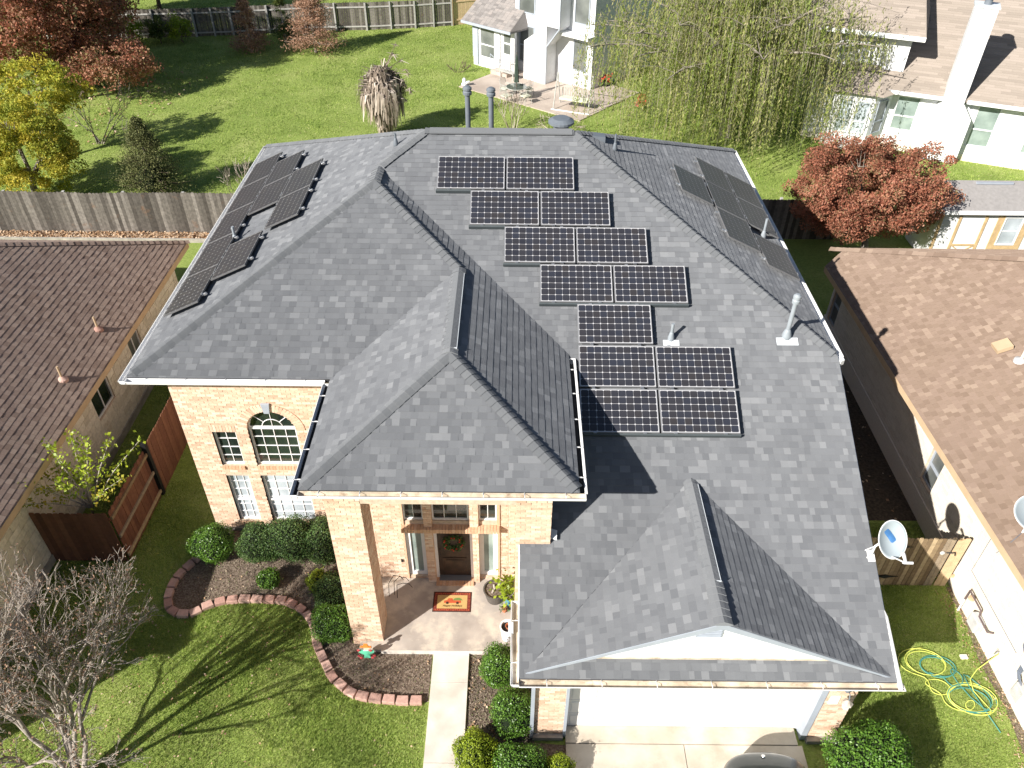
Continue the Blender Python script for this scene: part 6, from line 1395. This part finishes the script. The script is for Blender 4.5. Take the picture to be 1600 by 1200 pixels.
for k in range(3300):
    tip = tips[int(len(tips)*rng.random()**1.0)] if k % 3 else tips[(k*7919 % 97) % len(tips)]; x, y, z = tip.x+rng.normal(0, .26), tip.y+rng.normal(0, .26), tip.z+rng.normal(.12, .15)
    L_ = rng.uniform(1.2, 5.6)+(1.2 if tip.y < 24 else 0); L_ = min(L_, max(.4, z-rng.uniform(.1, 1.6))); out = np.array([x-12, (y-26)*1.3, 0]); out = out/(np.linalg.norm(out)+.1)*rng.uniform(.1, .55)
    n = int(L_*10); tt = np.linspace(0, 1, n); px = x+out[0]*np.sqrt(tt)+.06*np.sin(tt*7+k); py = y+out[1]*np.sqrt(tt)+.06*np.cos(tt*6+k); pz = z-L_*tt
    P_ = np.stack([px, py, pz], 1)+rng.normal(0, .035, (n, 3)); V_.append(leaves(P_, .17, .26, rng=rng, droop=1.6)); b_ = rng.uniform(0.1, .9); rn_.append(np.clip(b_+rng.normal(0, .13, n), 0, 1))
    if k % 2 == 0: ST.tube([(px[0], py[0], pz[0]), (px[n//2], py[n//2], pz[n//2]), (px[-1], py[-1], pz[-1])], [.008, .006, .003], 3, cap=False)
npmesh('hanging_leaves', np.concatenate(V_), 4, 'willow', wl, rnd=np.concatenate(rn_), kind='stuff'); ST.build('hanging_twigs', 'wtwig', wl, kind='stuff')
# bare crape myrtle in the front left corner
def bare(name, base, label, stems, seed, L_, r_, depth=5, seedheads=0, mt='barkpale', cat='tree', spread=.5, kids=(2, 3), up_=.1, group=None, rmin=.004, shrink=.74, wob=.12):
    rg = random.Random(seed); t = thing(name, (*base, 0), label, cat, group); allp = []
    big = []; small = []
    for (dx, dy, d) in stems:
        out = []; grow(Vector((base[0]+dx, base[1]+dy, 0)), Vector(d).normalized(), L_, r_, depth, out, rg, spread, up_, kids, shrink, wob, rmin)
        m = MB()
        for pts, rad, n, dp in out:
            if dp >= depth-1: m.tube(pts, rad, n, cap=False)
            else: small.append((pts, rad, n))
            if dp <= 1: allp.append(pts[-1])
        m.build('trunk', mt, t, smooth=True)
    m = MB()
    for pts, rad, n in small: m.tube(pts, rad, n, cap=False)
    m.build('twigs', mt, t, kind='stuff')
    if seedheads:
        P_ = np.array([tuple(rg.choice(allp)) for _ in range(seedheads)])+np.random.default_rng(seed).normal(0, .05, (seedheads, 3)); npmesh('seed_heads', leaves(P_, .05, .6), 4, 'seed', t, kind='stuff')
    return t
bare('bare_crape_myrtle', (-7.15, -7.05), 'leafless grey crape myrtle with many twigs at the bottom left corner', [(0, 0, (-.02, .38, 1)), (-.12, .06, (-.32, .3, 1)), (.1, .05, (.16, .42, 1)), (-.1, -.1, (-.3, -.05, 1)), (.04, .12, (-.1, .62, 1)), (-.05, .1, (-.2, .75, .9))], 51, 1.92, .06, depth=6, seedheads=4200, kids=(2, 4), spread=.52, up_=.07, shrink=.66, rmin=.0045, mt='barktwig')
bare('bare_shrub', (-19.6, 24.2), 'tangle of bare grey stems beside the yellow trees on the back lawn', [(0, 0, (-.3, 0, 1)), (.1, 0, (.4, .1, 1)), (.2, 0, (.7, .1, .8)), (-.1, 0, (.1, -.2, 1)), (0, .1, (-.6, .2, 1))], 52, 1.2, .035, depth=4, mt='bark', cat='shrub', rmin=.008)
bare('bare_sapling', (-17.0, 22.4), 'thin leafless sapling on the back lawn between the yellow tree and the conifer', [(0, 0, (.05, 0, 1)), (.05, 0, (-.2, .1, 1))], 53, .9, .025, depth=3, mt='bark', cat='tree', rmin=.007)
bare('dry_shrub', (1.15, 26.4), 'pale dry twiggy shrub standing between the two flues on the back lawn', [(x*.06, 0, (x*.13, .05*((-1)**x), 1)) for x in range(-3, 4)], 54, .75, .025, depth=3, mt='thatch', cat='shrub', rmin=.01, spread=.3, up_=.25)
bare('dry_shrub', (3.6, 26.0), 'low arching dry grey shrub behind the ridge near the patio', [(x*.1, 0, (x*.4, .1, .7)) for x in range(-3, 4)], 55, .5, .02, depth=3, mt='thatch', cat='shrub', rmin=.009, up_=-.1)
bare('dry_shrub', (-10.4, 17.3), 'dry pinkish grey shrub behind the back fence beside the house corner', [(x*.08, 0, (x*.2, .05, 1)) for x in range(-2, 3)], 56, .85, .022, depth=4, mt='thatch', cat='shrub', rmin=.008)
bare('small_brown_bush', (-2.2, 35.5), 'tiny brown leafless bush on the lawn near the white house corner', [(x*.06, 0, (x*.5, .1, .7)) for x in range(-3, 4)], 57, .3, .015, depth=3, mt='barkbrown', cat='shrub', rmin=.01)
# young leafy tree between the houses on the left
rg = random.Random(61); rng = np.random.default_rng(61)
yt = thing('young_tree', (-9.35, -.55, 0), 'young leafy tree with fresh green and yellow leaves against the left stone wall', 'tree')
m = MB(); m.tube([(-9.2, -.75, 0), (-9.2, -.8, .8), (-9.0, -.95, 1.35)], [.04, .035, .03], 7, cap=False); m.build('trunk', 'bark', yt)
G_, Y_, rG, rY = [], [], [], []
ends = [(-10.9, -1.0, 1.5), (-10.75, -.6, 1.75), (-10.6, -.2, 1.9), (-10.1, .1, 2.5), (-9.9, -.2, 2.6), (-9.55, .2, 2.7), (-9.1, 0, 2.6), (-8.6, .1, 2.6), (-8.1, .35, 2.3), (-8.3, -.5, 1.9), (-8.6, -.9, 1.8), (-10.3, -.9, 2.1), (-9.5, -.9, 2.2), (-9.0, -.6, 2.3), (-10.4, .2, 2.1), (-9.7, .5, 2.3)]
for k, e in enumerate(ends):
    s_ = Vector((-9.0, -.95, 1.3)); e = Vector(e)+Vector((.62, -.8, .83)); mid = s_.lerp(e, .5)+Vector((0, 0, .12)); m = MB(); m.tube([s_, mid, e], [.02, .012, .004], 5, cap=False); m.build('branch', 'barkpale', yt)
    for j in range(75):
        f = rng.uniform(.35, 1.03); p = (s_.lerp(mid, f*2) if f < .5 else mid.lerp(e, f*2-1)); q = np.array(p)+rng.normal(0, .07+.03*(1-f), 3)
        (Y_ if (e.z < 2.95 and rng.random() < .75) else G_).append(q)
npmesh('green_leaves', leaves(np.array(G_), .1, .6, rng=rng), 4, 'leafyel', yt, kind='stuff'); npmesh('yellow_leaves', leaves(np.array(Y_), .09, .6, rng=rng), 4, 'yelleaf', yt, kind='stuff')
tree('dry_shrub', (7.6, 29.0), .2, (8.2, 29.8, .45), (.35, .3, .35), 'red', 'bark', 'small red flowering shrub on the grass under the willow', n=250, nc=8, size=.12, csz=.2, seed=62, cat='shrub', limbs=3, trunk_r=.02)
# low plants along the far fence foot
for i, (x, y, r_) in enumerate(((-23.8, 40.2, .9), (-22.3, 40.8, .7), (-20.9, 41.0, .8))):
    tree('fence_shrub', (x, y), .4, (x, y, .9), (r_, .6, .8), 'leafyel' if i != 1 else 'grnleaf', 'barkbrown', ['yellowish shrub at the far fence nearest the red trees', 'green shrub in the middle of the three at the far fence', 'yellow green shrub at the far fence nearest the cypresses'][i], n=1500, nc=20, size=.14, csz=.35, seed=70+i, cat='shrub', limbs=3, trunk_r=.03)
# ================================================================ GRASS, LEAVES, MULCH (stuff)
def inpoly(x, y, poly):
    c = np.zeros(len(x), bool); n = len(poly); j = n-1
    for i in range(n):
        xi, yi = poly[i]; xj, yj = poly[j]; k = ((yi > y) != (yj > y)) & (x < (xj-xi)*(y-yi)/((yj-yi)+1e-12)+xi); c ^= k; j = i
    return c
bed = [(-6.33, -.45), (-6.7, -1.5), (-6.98, -2.2), (-6.95, -2.95), (-6.39, -3.26), (-5.9, -2.95), (-5.3, -2.77), (-4.4, -2.76), (-3.85, -2.88), (-3.37, -3.28), (-3.2, -3.9), (-2.84, -4.53), (-2.34, -4.98), (-1.8, -5.21), (.3, -5.29), (.3, 0), (-6.33, 0)]
def clear(x, y):
    bad = inpoly(x, y, bed) | ((x > -.47) & (x < 7.3) & (y > -14) & (y < -3.9)) | ((x > -6.4) & (x < 8.05) & (y > -.5) & (y < 10.8)) | ((x > 1.8) & (x < 8.05) & (y > -5.95) & (y < 10.8)) | ((x > -2.2) & (x < 2) & (y > -4.05) & (y < 10.8)) | (x < -10.1) & (y < 9) | (x > 12.05) & (y < 9)
    bad |= (y > 14.3) & (y < 15.25) | inpoly(x, y, [(-2.1, 32.93), (4.78, 27.68), (8.6, 32.2), (1.7, 37.7)]) | (x > 8) & (x < 12.1) & (y > -.1) & (y < 15)
    return ~bad
def grass(name, n, x0, x1, y0, y1, h, w_, seed, label, lean=.55, fy=None):
    rng = np.random.default_rng(seed); x = rng.uniform(x0, x1, n); y = rng.uniform(y0, y1, n); k = clear(x, y); x, y = x[k], y[k]; n = len(x)
    pn = np.sin(x*1.3+2*np.sin(y*.9))*np.sin(y*1.1+1.5*np.sin(x*.7)); keep = rng.random(n) < .75+.25*pn; x, y, pn = x[keep], y[keep], pn[keep]; n = len(x)
    a = rng.uniform(0, 6.283, n); hh = h*rng.uniform(.5, 1.3, n)*(1+.2*pn); ww = w_*rng.uniform(.6, 1.3, n); b = rng.uniform(0, 6.283, n)
    base = np.stack([x, y, np.full(n, -.003)], 1); s_ = np.stack([np.cos(a)*ww, np.sin(a)*ww, np.zeros(n)], 1); tip = base+np.stack([np.cos(b)*hh*lean, np.sin(b)*hh*lean, hh], 1)
    V = np.stack([base-s_, base+s_, tip], 1).reshape(-1, 3); pt_ = np.sin(x*3.1+1.7*np.sin(y*2.3))*np.sin(y*3.7+1.3*np.sin(x*2.9))+.6*np.sin(x*7.3+y*5.1+2*np.sin(y*4.4)); r = np.clip(rng.beta(1.6, 2.6, n)-.15*pn+.13*pt_, 0, 1)
    o = npmesh(name, V, 3, 'grassb', None, rnd=r, kind='stuff'); tag(o, label, 'grass')
grass('front_grass', 380000, -11, 0, -9, 1.2, .05, .0085, 81, 'short green lawn grass in front of the brick house')
grass('side_grass', 90000, 8.0, 12.1, -9, 0, .05, .0085, 82, 'short green grass between the garage and the right house')
grass('back_grass', 420000, -32, 29, 15.2, 52, .075, .02, 83, 'green lawn grass across the wide back lawn')
grass('side_grass', 25000, -10.1, -6.3, 1.2, 14.3, .05, .012, 84, 'grass strip in the shade between the left house and the brick house')
def litter(name, n, poly, size, mt, z, seed, label, cat, zj=.01, aspect=.7, dens=None):
    rng = np.random.default_rng(seed); xs = [p[0] for p in poly]; ys = [p[1] for p in poly]; x = rng.uniform(min(xs), max(xs), n); y = rng.uniform(min(ys), max(ys), n); k = inpoly(x, y, poly)
    if dens is not None: k &= dens(x, y, rng)
    x, y = x[k], y[k]; P_ = np.stack([x, y, z+rng.uniform(0, zj, len(x))], 1); o = npmesh(name, leaves(P_, size, aspect, normals=np.array([0, 0, 1.]), spread=.45, rng=rng), 4, mt, None, rnd=rng.random(len(x)), kind='stuff'); tag(o, label, cat)
litter('mulch_chips', 22000, bed, .03, 'mulch', .02, 91, 'brown mulch chips and sprouts covering the curved garden bed', 'mulch', .015)
litter('mulch_chips', 9000, [(.42, -8.2), (1.8, -8.2), (1.8, -4.0), (.42, -4.0)], .03, 'mulch', .02, 92, 'brown mulch chips between the walkway and the garage', 'mulch', .015)
litter('fallen_leaves', 9000, [(-24, 14.5), (-8, 14.5), (-8, 15.1), (-24, 15.1)], .12, 'deadleaf', .03, 93, 'thick band of brown fallen leaves along the back fence', 'fallen leaves', .06)
litter('fallen_leaves', 1500, [(-10, -9), (-.5, -9), (-.5, -5.2), (-3.5, -3.5), (-7, -3.2), (-10, -3)], .05, 'deadleaf', .045, 94, 'pale fallen leaves scattered on the front lawn under the bare tree', 'fallen leaves', .01, dens=lambda x, y, r: r.random(len(x)) < np.clip(.9-.13*(x+8.5), .12, 1))
litter('fallen_leaves', 420, [(-6.9, -3), (0, -5.2), (0, -.6), (-6.3, -.6)], .045, 'deadleaf', .035, 95, 'a few dry leaves on the mulch of the curved bed', 'fallen leaves', .01)
litter('fallen_leaves', 220, [(8.1, 0), (12, 0), (12, 15), (8.1, 15)], .09, 'deadleaf', .03, 96, 'brown leaves on the dark ground of the narrow right side yard', 'fallen leaves', .02)
litter('fallen_leaves', 160, [(.4, -8), (1.2, -8), (1.2, -3.95), (.4, -3.95)], .06, 'deadleaf', .04, 97, 'pale dry leaves lying along the right edge of the walkway', 'fallen leaves', .01)
litter('fallen_leaves', 500, [(11.6, -9), (12.05, -9), (12.05, -2.2), (11.6, -2.2)], .045, 'deadleaf', .03, 99, 'dry leaves and bare grass bits along the foot of the right wall', 'fallen leaves', .01)
litter('fallen_leaves', 1400, [(-30, 22), (-19, 24), (-17, 34), (-24, 38), (-32, 36)], .14, 'deadleaf', .05, 98, 'brown leaves on the shaded back lawn below the red trees', 'fallen leaves', .02)
